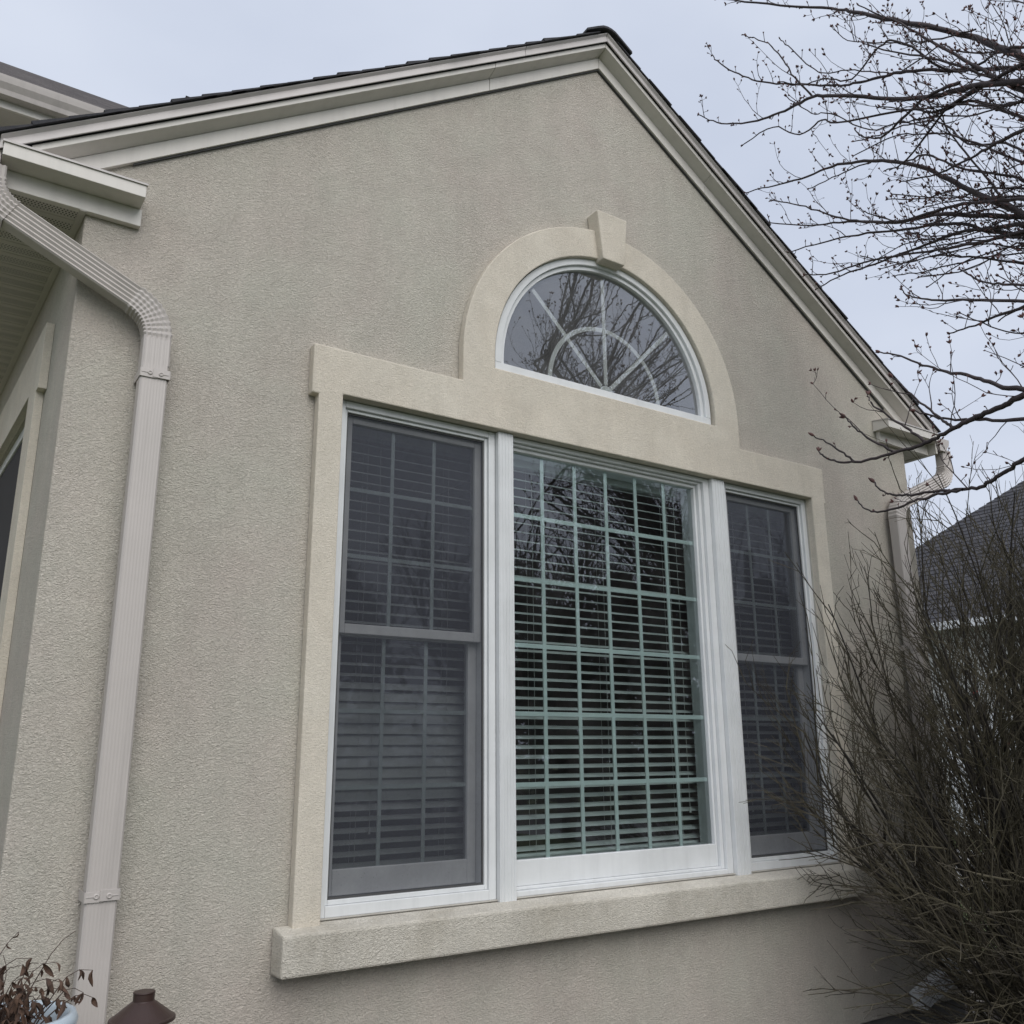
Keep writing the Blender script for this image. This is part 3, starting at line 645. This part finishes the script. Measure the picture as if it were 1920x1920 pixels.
sl2 = math.atan(0.8); k = 0
while k < 17:
    d = 0.137*k*1.0; m_ = MB()
    yy = MY-0.05 + d*math.cos(sl2); z_ = mz+0.016 + d*math.sin(sl2)
    m_.loft([[(x, yy, z_), (x, yy-0.004, z_+0.011), (x, yy+0.17*math.cos(sl2), z_+0.17*math.sin(sl2)+0.004), (x, yy+0.17*math.cos(sl2), z_+0.17*math.sin(sl2))] for x in (-9, 0.9)])
    sub(m_.build('shingle_course', 'shingle_far'), rroof); k += 1

# ------------------------------------------------------------------ path light
pl_ = empty('path_light', (-0.700, -0.5, GZ)); tag(pl_, 'dark bronze path light with a conical cap by the left downspout', 'lamp')
m_ = MB(); cz = 0.952
m_.lathe([(0.0005, cz-0.000), (0.028, cz-0.000), (0.030, cz-0.002), (0.0285, cz-0.006), (0.0285, cz-0.024), (0.033, cz-0.027), (0.082, cz-0.064), (0.087, cz-0.066), (0.088, cz-0.069), (0.088, cz-0.075), (0.083, cz-0.076), (0.080, cz-0.068), (0.03, cz-0.036), (0.0005, cz-0.035)], (0, 0, 0), 40)
m_.build('lamp_cap', 'bronze', pl_, bevel=0.0015)
m_ = MB(); m_.lathe([(0.018, cz-0.05), (0.018, cz-0.12), (0.024, cz-0.125), (0.024, cz-0.14)], (0, 0, 0), 20); m_.build('lamp_glass', 'vinyl', pl_)
m_ = MB(); m_.lathe([(0.011, cz-0.12), (0.011, 0.0)], (0, 0, 0), 14); m_.build('post', 'bronze', pl_)
# ------------------------------------------------------------------ planter and the dead plant in it
PX, PY, PZ = -1.045, -0.50, -0.062
pt = empty('planter', (PX, PY, GZ)); tag(pt, 'tall pale blue glazed planter at the bottom left corner', 'planter')
h = PZ-GZ; m_ = MB()
m_.lathe([(0.001, 0), (0.105, 0), (0.115, 0.012), (0.125, 0.1), (0.155, h*0.45), (0.168, h*0.75), (0.166, h-0.09), (0.160, h-0.06), (0.172, h-0.045), (0.178, h-0.02), (0.170, h-0.002), (0.158, h), (0.150, h-0.01), (0.148, h-0.06)], (0, 0, 0), 48)
m_.build('pot', 'planter', pt, smooth=True)
m_ = MB(); m_.lathe([(0.147, h-0.058), (0.1, h-0.05), (0.0, h-0.045)], (0, 0, 0), 24); m_.build('soil', 'soil', pt)
dp = empty('dead_plant', (PX, PY, PZ-0.05)); tag(dp, 'withered brown plant with curled leaves in the pale blue planter', 'plant')
rr = random.Random(5); P0 = Vector((0, 0, 0))
lmesh = []
for v_ in range(3):
    m_ = MB(); rings = []; ln = 0.030 + 0.008*v_; 
    for i in range(5):
        t = i/4; w = 0.0075*math.sin(math.pi*min(1, t*0.9+0.06)); curl = 1.1 + v_*0.5
        rings.append([(math.cos(a_*curl)*w*0.9 - w*0.4 + 0.006*math.sin(4*t), math.sin(a_*curl)*w, -ln*t) for a_ in (-1.2, -0.5, 0, 0.5, 1.2)])
    m_.loft(rings, cap=False, closed=False); o = m_.build('leaf', 'dead_leaf', dp); lmesh.append(o)
used = set()
for i in range(58):
    a = rr.uniform(0, 6.283); ln = rr.uniform(0.07, 0.20); lean = rr.uniform(0.15, 0.85)
    b0 = Vector((math.cos(a), math.sin(a), 0))*rr.uniform(0.0, 0.09)
    if i < 7: a = rr.uniform(-1.2, 0.8); ln = rr.uniform(0.16, 0.25); lean = rr.uniform(0.1, 0.5)
    d = Vector((math.cos(a)*math.sin(lean), math.sin(a)*math.sin(lean), math.cos(lean))); pts = [b0]; q = b0.copy()
    for k in range(7):
        d = (d + Vector((rr.uniform(-.2, .2), rr.uniform(-.2, .2), rr.uniform(-.15, .10) - (0.5 if k > 4 else 0)))).normalized(); q = q + d*ln/6; pts.append(q.copy())
    m_ = MB(); m_.tube(pts, [0.0022*(1-0.65*k/7) for k in range(8)], 5); m_.build('stem', 'dead_stem', dp)
    for k in range(2, 8):
        for _ in range(rr.choice((0, 1, 1, 2))):
            vi = rr.randrange(3); o = lmesh[vi]
            if vi in used: o = o.copy(); C.objects.link(o); o.parent = dp
            used.add(vi); o.location = pts[k]; o.rotation_euler = (rr.uniform(-.7, .7), rr.uniform(-.7, .7), rr.uniform(0, 6.28)); s_ = rr.uniform(0.5, 1.05); o.scale = (s_, s_, s_*rr.uniform(0.8, 1.3))

# ------------------------------------------------------------------ bare cherry tree on the right, its limbs reaching over the house
LIMBS = {
 'A': (0.004, 0.017, [(2.099, -0.409, 4.904), (2.237, -0.656, 4.734), (2.399, -0.949, 4.549), (2.384, -1.082, 4.417), (2.406, -1.24, 4.258), (2.45, -1.429, 4.083), (2.5, -1.621, 3.89), (2.479, -1.738, 3.73), (2.456, -1.86, 3.569)]),
 'B': (0.003, 0.009, [(2.154, -0.287, 4.62), (2.139, -0.337, 4.531), (2.203, -0.433, 4.405), (2.264, -0.548, 4.29), (2.352, -0.729, 4.191), (2.41, -0.888, 4.098), (2.417, -1.01, 4.026), (2.441, -1.178, 3.964), (2.431, -1.3, 3.904), (2.485, -1.482, 3.8), (2.512, -1.64, 3.705), (2.547, -1.818, 3.601)]),
 'C': (0.0025, 0.005, [(2.139, -0.565, 4.534), (2.21, -0.65, 4.453), (2.281, -0.692, 4.338), (2.326, -0.718, 4.233), (2.401, -0.765, 4.108)]),
 'D': (0.003, 0.014, [(2.174, -0.13, 4.315), (2.213, -0.236, 4.205), (2.252, -0.381, 4.123), (2.282, -0.548, 4.065), (2.294, -0.722, 4.024), (2.271, -0.854, 3.984), (2.305, -1.012, 3.897), (2.407, -1.238, 3.77), (2.423, -1.391, 3.681), (2.419, -1.549, 3.613), (2.4, -1.68, 3.544), (2.424, -1.856, 3.436)]),
 'E': (0.003, 0.008, [(2.484, -0.945, 3.811), (2.47, -0.986, 3.742), (2.469, -1.06, 3.682), (2.449, -1.132, 3.643), (2.423, -1.273, 3.659), (2.397, -1.406, 3.666), (2.406, -1.56, 3.637)]),
 'F': (0.003, 0.014, [(2.584, -0.039, 3.969), (2.604, -0.251, 3.907), (2.623, -0.47, 3.842), (2.622, -0.689, 3.792), (2.625, -0.886, 3.708), (2.63, -1.064, 3.598), (2.64, -1.223, 3.458), (2.635, -1.349, 3.307), (2.637, -1.487, 3.144), (2.664, -1.658, 2.951)]),
 'G': (0.003, 0.012, [(2.746, -0.074, 3.806), (2.818, -0.368, 3.651), (2.813, -0.623, 3.541), (2.837, -0.898, 3.392), (2.779, -1.113, 3.297), (2.719, -1.308, 3.179), (2.745, -1.623, 2.998)]),
 'H': (0.003, 0.009, [(2.604, -0.269, 3.801), (2.616, -0.455, 3.669), (2.63, -0.632, 3.517), (2.646, -0.829, 3.369), (2.654, -1.066, 3.256), (2.636, -1.331, 3.187), (2.596, -1.527, 3.084), (2.552, -1.72, 2.976)]),
 'I': (0.003, 0.01, [(2.877, -0.317, 3.268), (2.836, -0.535, 3.248), (2.81, -0.758, 3.199), (2.794, -1.023, 3.159), (2.763, -1.273, 3.113), (2.715, -1.451, 3.023), (2.673, -1.65, 2.93)]),
 'I2': (0.003, 0.01, [(2.774, -0.223, 3.529), (2.762, -0.469, 3.465), (2.754, -0.719, 3.385), (2.768, -0.993, 3.278), (2.762, -1.253, 3.169), (2.748, -1.457, 3.008), (2.692, -1.633, 2.885)]),
 'I3': (0.003, 0.008, [(2.74, -0.353, 3.305), (2.716, -0.549, 3.214), (2.713, -0.822, 3.16), (2.728, -1.115, 3.075), (2.71, -1.369, 2.985), (2.683, -1.641, 2.906)]),
 'J': (0.0025, 0.007, [(2.473, -1.095, 2.786), (2.417, -1.182, 2.69), (2.384, -1.322, 2.603), (2.378, -1.517, 2.512), (2.375, -1.724, 2.41)]),
 'J2': (0.003, 0.006, [(2.588, -1.335, 2.818), (2.548, -1.445, 2.689), (2.488, -1.566, 2.603), (2.437, -1.708, 2.514)]),
 'J3': (0.003, 0.008, [(2.656, -1.203, 2.554), (2.598, -1.365, 2.513), (2.537, -1.546, 2.486), (2.461, -1.685, 2.443)]),
 'P1': (0.003, 0.01, [(2.471, -1.212, 3.673), (2.463, -1.409, 3.585), (2.412, -1.623, 3.552), (2.379, -1.891, 3.514)]),
 'P2': (0.003, 0.007, [(2.592, -1.021, 3.554), (2.537, -1.176, 3.502), (2.447, -1.445, 3.57), (2.382, -1.639, 3.541)]),
 'P3': (0.003, 0.009, [(2.514, -1.146, 3.386), (2.526, -1.334, 3.325), (2.509, -1.531, 3.302), (2.466, -1.677, 3.273), (2.426, -1.825, 3.236)]),
 'P4': (0.002, 0.004, [(2.313, -0.992, 4.354), (2.333, -1.063, 4.224), (2.425, -1.268, 4.097), (2.46, -1.44, 3.999), (2.481, -1.636, 3.921)]),
 'P5': (0.003, 0.008, [(2.328, -1.153, 4.129), (2.362, -1.323, 3.959), (2.41, -1.524, 3.778), (2.455, -1.703, 3.573), (2.449, -1.836, 3.391)]),
 'P6': (0.003, 0.01, [(2.29, -1.173, 4.335), (2.349, -1.351, 4.108), (2.381, -1.501, 3.881), (2.414, -1.661, 3.643), (2.444, -1.84, 3.4)]),
 'P7': (0.003, 0.007, [(2.504, -1.346, 3.724), (2.577, -1.411, 3.495), (2.628, -1.487, 3.288), (2.647, -1.554, 3.11), (2.674, -1.649, 2.926)]),
 'P8': (0.003, 0.006, [(2.376, -1.166, 3.758), (2.4, -1.342, 3.634), (2.411, -1.542, 3.533), (2.417, -1.699, 3.4), (2.416, -1.832, 3.255)]),
 'K': (0.0028, 0.0095, [(1.98, -0.888, 1.916), (1.971, -0.931, 1.869), (1.976, -1.0, 1.831), (1.989, -1.09, 1.811), (2.01, -1.208, 1.811), (2.021, -1.316, 1.813), (2.022, -1.416, 1.821), (2.012, -1.506, 1.836), (2.001, -1.59, 1.843), (1.989, -1.678, 1.852), (1.975, -1.761, 1.857), (1.963, -1.854, 1.865)]),
 'K1': (0.0025, 0.004, [(1.916, -0.918, 1.968), (1.961, -0.965, 1.921), (1.992, -0.999, 1.882), (2.026, -1.033, 1.833)]),
 'K2': (0.0025, 0.005, [(1.975, -1.173, 2.095), (1.971, -1.198, 2.033), (2.01, -1.274, 1.943), (2.022, -1.33, 1.88), (2.026, -1.378, 1.824)]),
 'K3': (0.0025, 0.0045, [(1.943, -1.072, 2.014), (1.957, -1.106, 1.953), (1.988, -1.162, 1.885), (2.032, -1.242, 1.817)]),
 'L': (0.0028, 0.007, [(2.067, -1.094, 1.727), (2.046, -1.141, 1.673), (2.029, -1.203, 1.638), (2.022, -1.289, 1.614), (2.023, -1.397, 1.604), (2.022, -1.501, 1.585), (2.008, -1.588, 1.572), (1.982, -1.671, 1.585), (1.951, -1.745, 1.598), (1.924, -1.837, 1.623)]),
 'L2': (0.0025, 0.005, [(2.038, -1.019, 1.658), (2.023, -1.065, 1.606), (2.024, -1.144, 1.573), (2.013, -1.223, 1.573), (2.011, -1.321, 1.582), (2.014, -1.429, 1.586), (2.007, -1.517, 1.578)]),
 'M': (0.0025, 0.005, [(2.015, -1.273, 2.148), (2.018, -1.316, 2.089), (2.027, -1.363, 2.019), (2.034, -1.413, 1.953), (2.043, -1.466, 1.884), (2.032, -1.506, 1.844)]),
 'N': (0.0025, 0.006, [(2.1, -1.307, 2.0), (2.063, -1.406, 1.931), (2.036, -1.533, 1.871), (1.996, -1.651, 1.827), (1.986, -1.828, 1.77)]),
 'O': (0.0025, 0.008, [(2.037, -1.216, 2.294), (2.041, -1.335, 2.219), (2.042, -1.446, 2.132), (2.024, -1.547, 2.067), (2.007, -1.65, 2.0), (1.984, -1.744, 1.93), (1.962, -1.856, 1.87)]),
}
TREE = Vector((5.7, -2.7, GZ)); FORK = Vector((5.55, -2.65, 0.75))
tree = empty('cherry_tree', TREE); tag(tree, 'bare cherry tree with dark budding branches reaching in from the right', 'tree')
rr = random.Random(21)
BUD = MB(); NB = [0]
def bud(p, d, s):
    """a small cluster of pointed scaly buds"""
    d = d.normalized(); NB[0] += 1
    for k in range(rr.choice((2, 3, 3, 4))):
        e = (d + Vector((rr.uniform(-1, 1), rr.uniform(-1, 1), rr.uniform(-1, 1)))*0.65).normalized()
        L = s*rr.uniform(0.8, 1.25); BUD.tube([p - e*L*0.1, p + e*L*0.30, p + e*L*0.65, p + e*L], [L*0.10, L*0.25, L*0.20, L*0.03], 5)
def wig(a): return Vector((rr.uniform(-a, a), rr.uniform(-a, a), rr.uniform(-a, a)))
def twig(mb, p, d, ln, r, lvl, up=0.10):
    n_ = max(4, int(ln/0.04)); q = p.copy(); pts = [q.copy()]; d = d.normalized(); seg = ln/n_
    for k in range(n_):
        d = (d + wig(0.24) + Vector((0, 0, up*(0.5 + 1.3*k/n_)))).normalized(); q = q + d*seg; pts.append(q.copy())
        if lvl and rr.random() < 0.55:
            e = (d*0.5 + wig(0.9) + Vector((0, 0, 0.35))).normalized()
            if lvl > 1 and rr.random() < 0.24: twig(mb, q, e + d*0.6, ln*rr.uniform(0.3, 0.6)*(1-0.4*k/n_), r*0.68, lvl-1, up)
            else:
                l2 = rr.uniform(0.010, 0.035); mb.tube([q, q + e*l2*0.6 + wig(.002), q + e*l2], [r*0.6, r*0.55, r*0.6], 4)
                if rr.random() < 0.8: bud(q + e*l2, e, rr.uniform(0.008, 0.014))
    m_n = len(pts); mb.tube(pts, [max(0.0011, r*(1-0.62*k/(m_n-1))) for k in range(m_n)], 5)
    bud(pts[-1], d, rr.uniform(0.012, 0.018))
def limb(pts, r0, r1, dense=1.0, root=True, up=0.1, tip=0.017):
    """pts run from the tip to the thick end"""
    r1 *= 1.0; P = catmull(pts, 5); m_n = len(P); mb = MB()
    P = [p + (wig(0.004) if 0 < i < m_n-1 else Vector()) for i, p in enumerate(P)]
    rad = [(r0 + (r1-r0)*(k/(m_n-1))**1.1)*rr.uniform(0.93, 1.1) for k in range(m_n)]
    if root:
        ext = [P[-1].lerp(FORK, t) + Vector((0, 0, 0.35*math.sin(math.pi*t)*(1 if P[-1].z > 1.5 else 0.3))) for t in (0.25, 0.5, 0.75, 1.0)]
        P2 = P + ext; rad2 = rad + [r1*1.2, r1*1.5, r1*1.9, r1*2.3]
    else: P2, rad2 = P, rad
    mb.tube(P2, rad2, 7)
    bud(P[0], P[0]-P[1], tip)
    acc = 0.0
    for k in range(1, len(P2)-1):
        step = (P2[k]-P2[k-1]).length; acc += step; t = (P2[k-1]-P2[k]).normalized(); rel = k/m_n
        while acc > 0.075/dense:
            acc -= 0.075/dense; p = P2[k].lerp(P2[k-1], rr.random())
            side = wig(1); side = (side - t*side.dot(t)).normalized()
            e = (t*rr.uniform(0.3, 1.0) + side*0.8 + Vector((0, 0, 0.35))).normalized()
            if rr.random() < 0.30 + 0.25*min(1, rel): twig(mb, p, e, rr.uniform(0.10, 0.42)*(0.55+0.6*min(1, rel)), rr.uniform(0.0020, 0.0030), 2, up)
            else:
                l2 = rr.uniform(0.012, 0.04); mb.tube([p, p + e*l2*0.6, p + (e+Vector((0, 0, .3)))*l2], [0.0021, 0.0017, 0.0019], 4); bud(p + (e+Vector((0, 0, .3)))*l2, e, rr.uniform(0.009, 0.015))
    return under(mb.build('branch', 'bark', smooth=True), tree)
NEAR = ('K', 'K1', 'K2', 'K3', 'L', 'L2', 'M', 'N', 'O')
for k, (r0, r1, pts) in LIMBS.items():
    near = k in NEAR
    limb(pts, r0*(1.25 if near else 1), r1*(1.3 if near else 1.12), 0.6 if near else 1.35, tip=0.026 if near else 0.017, root=k not in ('C', 'E', 'P2', 'P4', 'K1', 'K2', 'K3', 'L2', 'M'))
# more limbs running beside the traced ones, deeper in the crown
for k in ('B', 'D', 'F', 'G', 'H', 'I', 'I2', 'I3', 'P1', 'P3', 'P5', 'P6', 'J', 'J2', 'J3'):
    r0, r1, pts = LIMBS[k]
    for c in range(3 if k in ('F', 'G', 'H', 'I', 'I2', 'P3', 'P5', 'J', 'J3') else 2):
        dx = Vector((rr.uniform(0.05, 0.5), rr.uniform(-0.4, 0.1), rr.uniform(-0.3, 0.3))); cut = rr.randrange(1, 3)
        limb([Vector(p) + dx*(1-0.4*i/len(pts)) + wig(0.05) for i, p in enumerate(pts[cut:])], r0, r1*0.55, 1.05, root=True)
# the rest of the crown, away from the house (seen only mirrored in the panes)
for i in range(13):
    a = rr.uniform(0, 6.283); el = rr.uniform(0.35, 1.25); ln = rr.uniform(2.2, 3.8)
    d = Vector((math.cos(a)*math.cos(el), math.sin(a)*math.cos(el), math.sin(el)))
    if d.x < -0.25 and d.y > -0.55: d.x = abs(d.x)*0.6
    q = FORK + Vector((0, 0, rr.uniform(0, 0.8))); pts = [q.copy()]
    for s in range(7):
        d = (d + wig(0.22) + Vector((0, 0, 0.03))).normalized(); q = q + d*ln/7; pts.append(q.copy())
    limb(pts[::-1], 0.003, rr.uniform(0.007, 0.014), 0.6, root=False)
mb = MB(); mb.tube([TREE - Vector((0, 0, 0.2)), TREE + Vector((0.02, 0, 0.3)), TREE.lerp(FORK, 0.6), FORK, FORK + Vector((0.05, 0, 0.9)), FORK + Vector((0.0, 0.05, 1.8))], [0.17, 0.13, 0.12, 0.13, 0.08, 0.04], 12)
under(mb.build('trunk', 'bark', smooth=True), tree)
under(tag(BUD.build('buds', 'bud', smooth=True), kind='stuff'), tree)

# ------------------------------------------------------------------ twiggy shrub against the right end of the wall
SB = Vector((4.02, -0.62, GZ)); shrub = empty('bare_shrub', SB); tag(shrub, 'large leafless twiggy shrub with olive stems in front of the right wall corner', 'shrub')
rr = random.Random(77)
def clampwall(q):
    lim = -0.135 if q.x < 3.25 else -0.06
    if q.y > lim and q.x < 4.25: q.y = lim
    return q
def shoot(mb, p, d, ln, r, lvl):
    """a nearly straight shoot that curves up a little; lvl > 0 carries finer shoots"""
    n_ = max(4, int(ln/0.07)); q = p.copy(); pts = [q.copy()]; seg = ln/n_; d = d.normalized()
    for k in range(n_):
        d = (d + wig(0.06) + Vector((0, 0, 0.018))).normalized(); q = clampwall(q + d*seg); pts.append(q.copy())
        if lvl and k > 0 and rr.random() < (0.72 if lvl > 1 else 0.42):
            side = wig(1); side = (side - d*side.dot(d)).normalized(); e = d + side*rr.uniform(0.30, 0.75)
            shoot(mb, q, e, ln*rr.uniform(0.35, 0.75)*(1-0.35*k/n_), max(0.0016, r*0.66), lvl-1)
        elif not lvl and rr.random() < 0.08:
            mb.tube([q, q + (d + wig(0.8)).normalized()*rr.uniform(0.02, 0.06)], [0.0016, 0.0011], 3)
    m_n = len(pts); mb.tube(pts, [max(0.0014, r*(1-0.5*k/(m_n-1))) for k in range(m_n)], 4 if lvl else 3)
def stem(az, lean, ln, r, start):
    d = Vector((math.cos(az)*math.sin(lean), math.sin(az)*math.sin(lean), math.cos(lean))); q = start.copy(); pts = [q.copy()]; mb = MB(); n_ = 14; tw = MB()
    for k in range(n_):
        d = (d + wig(0.085) + Vector((0, 0, 0.016))).normalized(); q = clampwall(q + d*ln/n_); pts.append(q.copy())
        if k >= 2:
            for _ in range(rr.choice((1, 1, 2))):
                side = wig(1); side = (side - d*side.dot(d)).normalized()
                shoot(tw, pts[-2].lerp(q, rr.random()), d + side*rr.uniform(0.30, 0.80), rr.uniform(0.38, 0.75)*(1.0-0.30*k/n_), rr.uniform(0.0030, 0.0046), 2 if rr.random() < 0.6 else 1)
    mb.tube(pts, [r*(1-0.80*k/n_) for k in range(n_+1)], 6)
    s_ = under(mb.build('stem', 'shrub_old', smooth=True), shrub); t_ = tw.build('twigs', 'shrub'); t_.parent = s_; tag(t_, kind='stuff')
REACH = ((0.0, 3.05), (0.3, 3.0), (0.55, 2.8), (0.75, 2.45), (1.1, 2.0), (1.4, 1.7))
def reach(l):
    for (a, b), (c, e) in zip(REACH[:-1], REACH[1:]):
        if l <= c: return b + (e-b)*(l-a)/(c-a)
    return 1.7
NF = 78
for i in range(NF + 42):
    if i < NF: lean = 0.06 + 1.24*((i + rr.random())/NF)**1.1; az = math.pi + rr.uniform(-0.35, 0.5); ln = reach(lean)*rr.uniform(0.70, 1.0)*(1.08 if lean < 0.22 else (0.90 if lean < 0.55 else 1.0))
    else: lean = rr.uniform(0.02, 0.4); az = rr.uniform(-0.7, 0.7); ln = rr.uniform(2.4, 3.3)
    stem(az, lean, ln, rr.uniform(0.010, 0.021), SB + Vector((rr.uniform(-0.25, 0.35), rr.uniform(-0.28, 0.22), 0)))
m_ = MB()
for i in range(16):
    p = SB + Vector((rr.uniform(-1.0, 0.1), rr.uniform(-0.9, 0.2), rr.uniform(0.4, 2.0))); a = wig(0.012); b = wig(0.012); m_.quad(p, p+a, p+a+b+Vector((0, 0, -0.01)), p+b)
under(tag(m_.build('withered_leaves', 'red_leaf'), kind='stuff'), shrub)
# pebbles in the bed
m_ = MB()
for i in range(260):
    x, y, s_ = rr.uniform(4.0, 6.1), rr.uniform(-1.5, 3.4), rr.uniform(0.025, 0.075)
    if x < 4.2 and y > -0.1: continue
    rings = [[(x + s_*R_*math.cos(6.283*j/7 + i)*(1+0.2*math.sin(i+j*2)), y + s_*R_*math.sin(6.283*j/7 + i)*0.8, GZ+0.01 + s_*0.6*h_) for j in range(7)] for R_, h_ in ((0.7, 0), (1, 0.4), (0.75, 0.85), (0.2, 1.0))]
    m_.loft(rings)
tag(m_.build('pebbles', 'stone', smooth=True), 'grey and tan pebbles in the bed under the shrub', 'pebbles', kind='stuff')

M['shingle_far2'] = pbr('asphalt_shingle_faded', (0.075, 0.072, 0.076), 0.9, (0.045, 0.044, 0.05), 6, bump=0.4, bscale=100)
# ------------------------------------------------------------------ neighbour's house to the right
nb = empty('neighbour_house', (21, 4, GZ)); tag(nb, 'pale low house with dark roof seen through the shrub twigs', 'house')
def NBH(o): return under(o, nb)
m_ = MB(); m_.box(16.0, 27, -8, 11.0, GZ, 3.0); nbw = NBH(m_.build('wall', 'siding'))
m_ = MB(); ez_, ox = 3.0, 0.4; x0, x1, y0, y1 = 16-ox, 27+ox, -8-ox, 11+ox; hx = (x0+x1)/2; zr_ = ez_+4.2
for q in (((x0,y0,ez_),(x0,y1,ez_),(hx,y1-4,zr_),(hx,y0+4,zr_)), ((x1,y1,ez_),(x1,y0,ez_),(hx,y0+4,zr_),(hx,y1-4,zr_)), ((x0,y1,ez_),(x1,y1,ez_),(hx,y1-4,zr_),(hx,y1-4,zr_)), ((x1,y0,ez_),(x0,y0,ez_),(hx,y0+4,zr_),(hx,y0+4,zr_))): m_.quad(*q)
m_.quad((x0,y0,ez_-.01),(x1,y0,ez_-.01),(x1,y1,ez_-.01),(x0,y1,ez_-.01)); nroof = NBH(m_.build('roof', 'shingle'))
for k in range(34):
    t0, t1 = k/34, (k+1.15)/34; m_ = MB(); lift = 0.02
    def rp_(t, e, dz): return (x0+(hx-x0)*t - 0.02, (y0+4*t) if e else (y1-4*t), ez_+(zr_-ez_)*t + dz)
    m_.loft([[rp_(t0, e, 0.0), rp_(t0, e, lift+0.012), rp_(t1, e, lift*0.4), rp_(t1, e, 0.0)] for e in (0, 1)]); sub(m_.build('shingle_course', 'shingle' if k % 3 else 'shingle_far2'), nroof)
m_ = MB(); m_.box(x0-0.12, x0-0.002, y0, y1, ez_-0.13, ez_+0.02); NBH(m_.build('gutter', 'white'))
for a, b, c, d in ((3.2, 5.2, -0.1, 1.6), (7.6, 9.0, -0.1, 1.6), (0.2, 1.6, -0.1, 1.6)):
    m_ = MB(); m_.box(15.95, 15.998, a-0.1, b+0.1, c-0.1, d+0.1); w_ = NBH(m_.build('window', 'white')); m_ = MB(); m_.box(15.93, 15.949, a, (a+b)/2-0.02, c, d); sub(m_.build('pane', 'dark_glass'), w_); m_ = MB(); m_.box(15.93, 15.949, (a+b)/2+0.02, b, c, d); sub(m_.build('pane', 'dark_glass'), w_)
m_ = MB(); m_.box(15.94, 15.998, 5.6, 7.2, GZ, 1.25); dr = NBH(m_.build('garage_door', 'white', bevel=0.01))

# ------------------------------------------------------------------ trees further off (behind the neighbour, and those the panes mirror)
def evergreen(loc, hgt, rad, lab, seed):
    e = empty('evergreen_tree', loc); tag(e, lab, 'tree', 'evergreens around the garden'); q = random.Random(seed); m2 = MB(); nl = int(2600*min(1.5, hgt/6))
    for i in range(nl):
        t = q.random()**0.8; a = q.uniform(0, 6.283); prof = (1-t)**0.7*(0.55+0.45*math.sin(a*3+t*9+seed)**2)
        R_ = rad*max(0.06, prof)*math.sqrt(q.uniform(0.25, 1)); p = Vector((R_*math.cos(a), R_*math.sin(a), 0.3 + t*(hgt-0.3)))
        s = q.uniform(0.22, 0.45)*(0.6+hgt/12); u_ = Vector((q.uniform(-1, 1), q.uniform(-1, 1), q.uniform(-.6, .9))).normalized()*s; v_ = Vector((q.uniform(-1, 1), q.uniform(-1, 1), q.uniform(-.6, .6))).normalized()*s*0.6
        m2.quad(p-u_*.5, p+v_*.5, p+u_*.5, p-v_*.5)
    m2.build('crown', 'evergreen', e); m2 = MB(); m2.tube([(0, 0, 0), (0, 0, hgt*0.9)], [0.04*hgt*0.6, 0.02], 8); m2.build('trunk', 'far_bark', e)
def bare_tree(loc, hgt, lab, seed):
    e = empty('bare_tree', loc); tag(e, lab, 'tree', 'bare trees across the lawn'); q = random.Random(seed); br = MB(); tr_ = MB()
    def grow(p, d, ln, r, lvl, mb_):
        pts = [p.copy()]; k_ = 4
        for k in range(k_):
            d = (d + Vector((q.uniform(-.2, .2), q.uniform(-.2, .2), q.uniform(-.08, .2)))).normalized(); p = p + d*ln/k_; pts.append(p.copy())
        mb_.tube(pts, [r*(1-0.45*k/k_) for k in range(k_+1)], 5 if lvl > 1 else 3)
        if lvl:
            for _ in range(5 if lvl > 2 else 6):
                t = q.randrange(2, k_+1); s = Vector((q.uniform(-1, 1), q.uniform(-1, 1), q.uniform(-.3, .8))).normalized()
                grow(pts[t], (d + s*0.85).normalized(), ln*q.uniform(0.5, 0.75), r*0.5, lvl-1, br)
    grow(Vector((0, 0, -0.1)), Vector((0, 0, 1)), hgt*0.36, hgt*0.02, 4, tr_)
    tr_.build('trunk', 'far_bark', e, smooth=True); br.build('crown', 'far_bark', e)
for i, (x, y, hh_) in enumerate(((9.5, -11, 8.5), (15.5, -14, 9.5), (21, -13, 9), (6.5, -15, 8), (13, -20, 11))):
    bare_tree((x, y, GZ), hh_, ['bare tree mirrored in the left panes', 'bare tree mirrored in the middle pane', 'bare tree mirrored low in the right pane', 'bare tree mirrored at the left edge of the middle pane', 'tallest bare tree mirrored behind the others'][i], 40+i)
for i, (x, y, hh_, r_) in enumerate(((11.5, -16, 6.2, 3.4), (17, -18, 7.0, 4.0), (8, -19, 6.6, 3.7), (22.5, -17, 7.2, 4.2), (4.0, -18, 6.2, 3.4), (14.2, -17.5, 5.6, 3.4), (20, -20, 7.4, 3.8), (26, -14, 6.6, 3.8), (29, -18, 7.5, 4.2))):
    evergreen((x, y, GZ), hh_, r_, ['rounded evergreen mirrored in the middle pane', 'broad evergreen mirrored in the right pane', 'evergreen mirrored in the left pane', 'farthest right evergreen across the lawn', 'farthest left evergreen across the lawn', 'low evergreen between the two mirrored in the middle', 'evergreen behind the farthest right pair', 'evergreen off to the right beyond the driveway', 'tall evergreen farthest beyond the driveway'][i], 60+i)
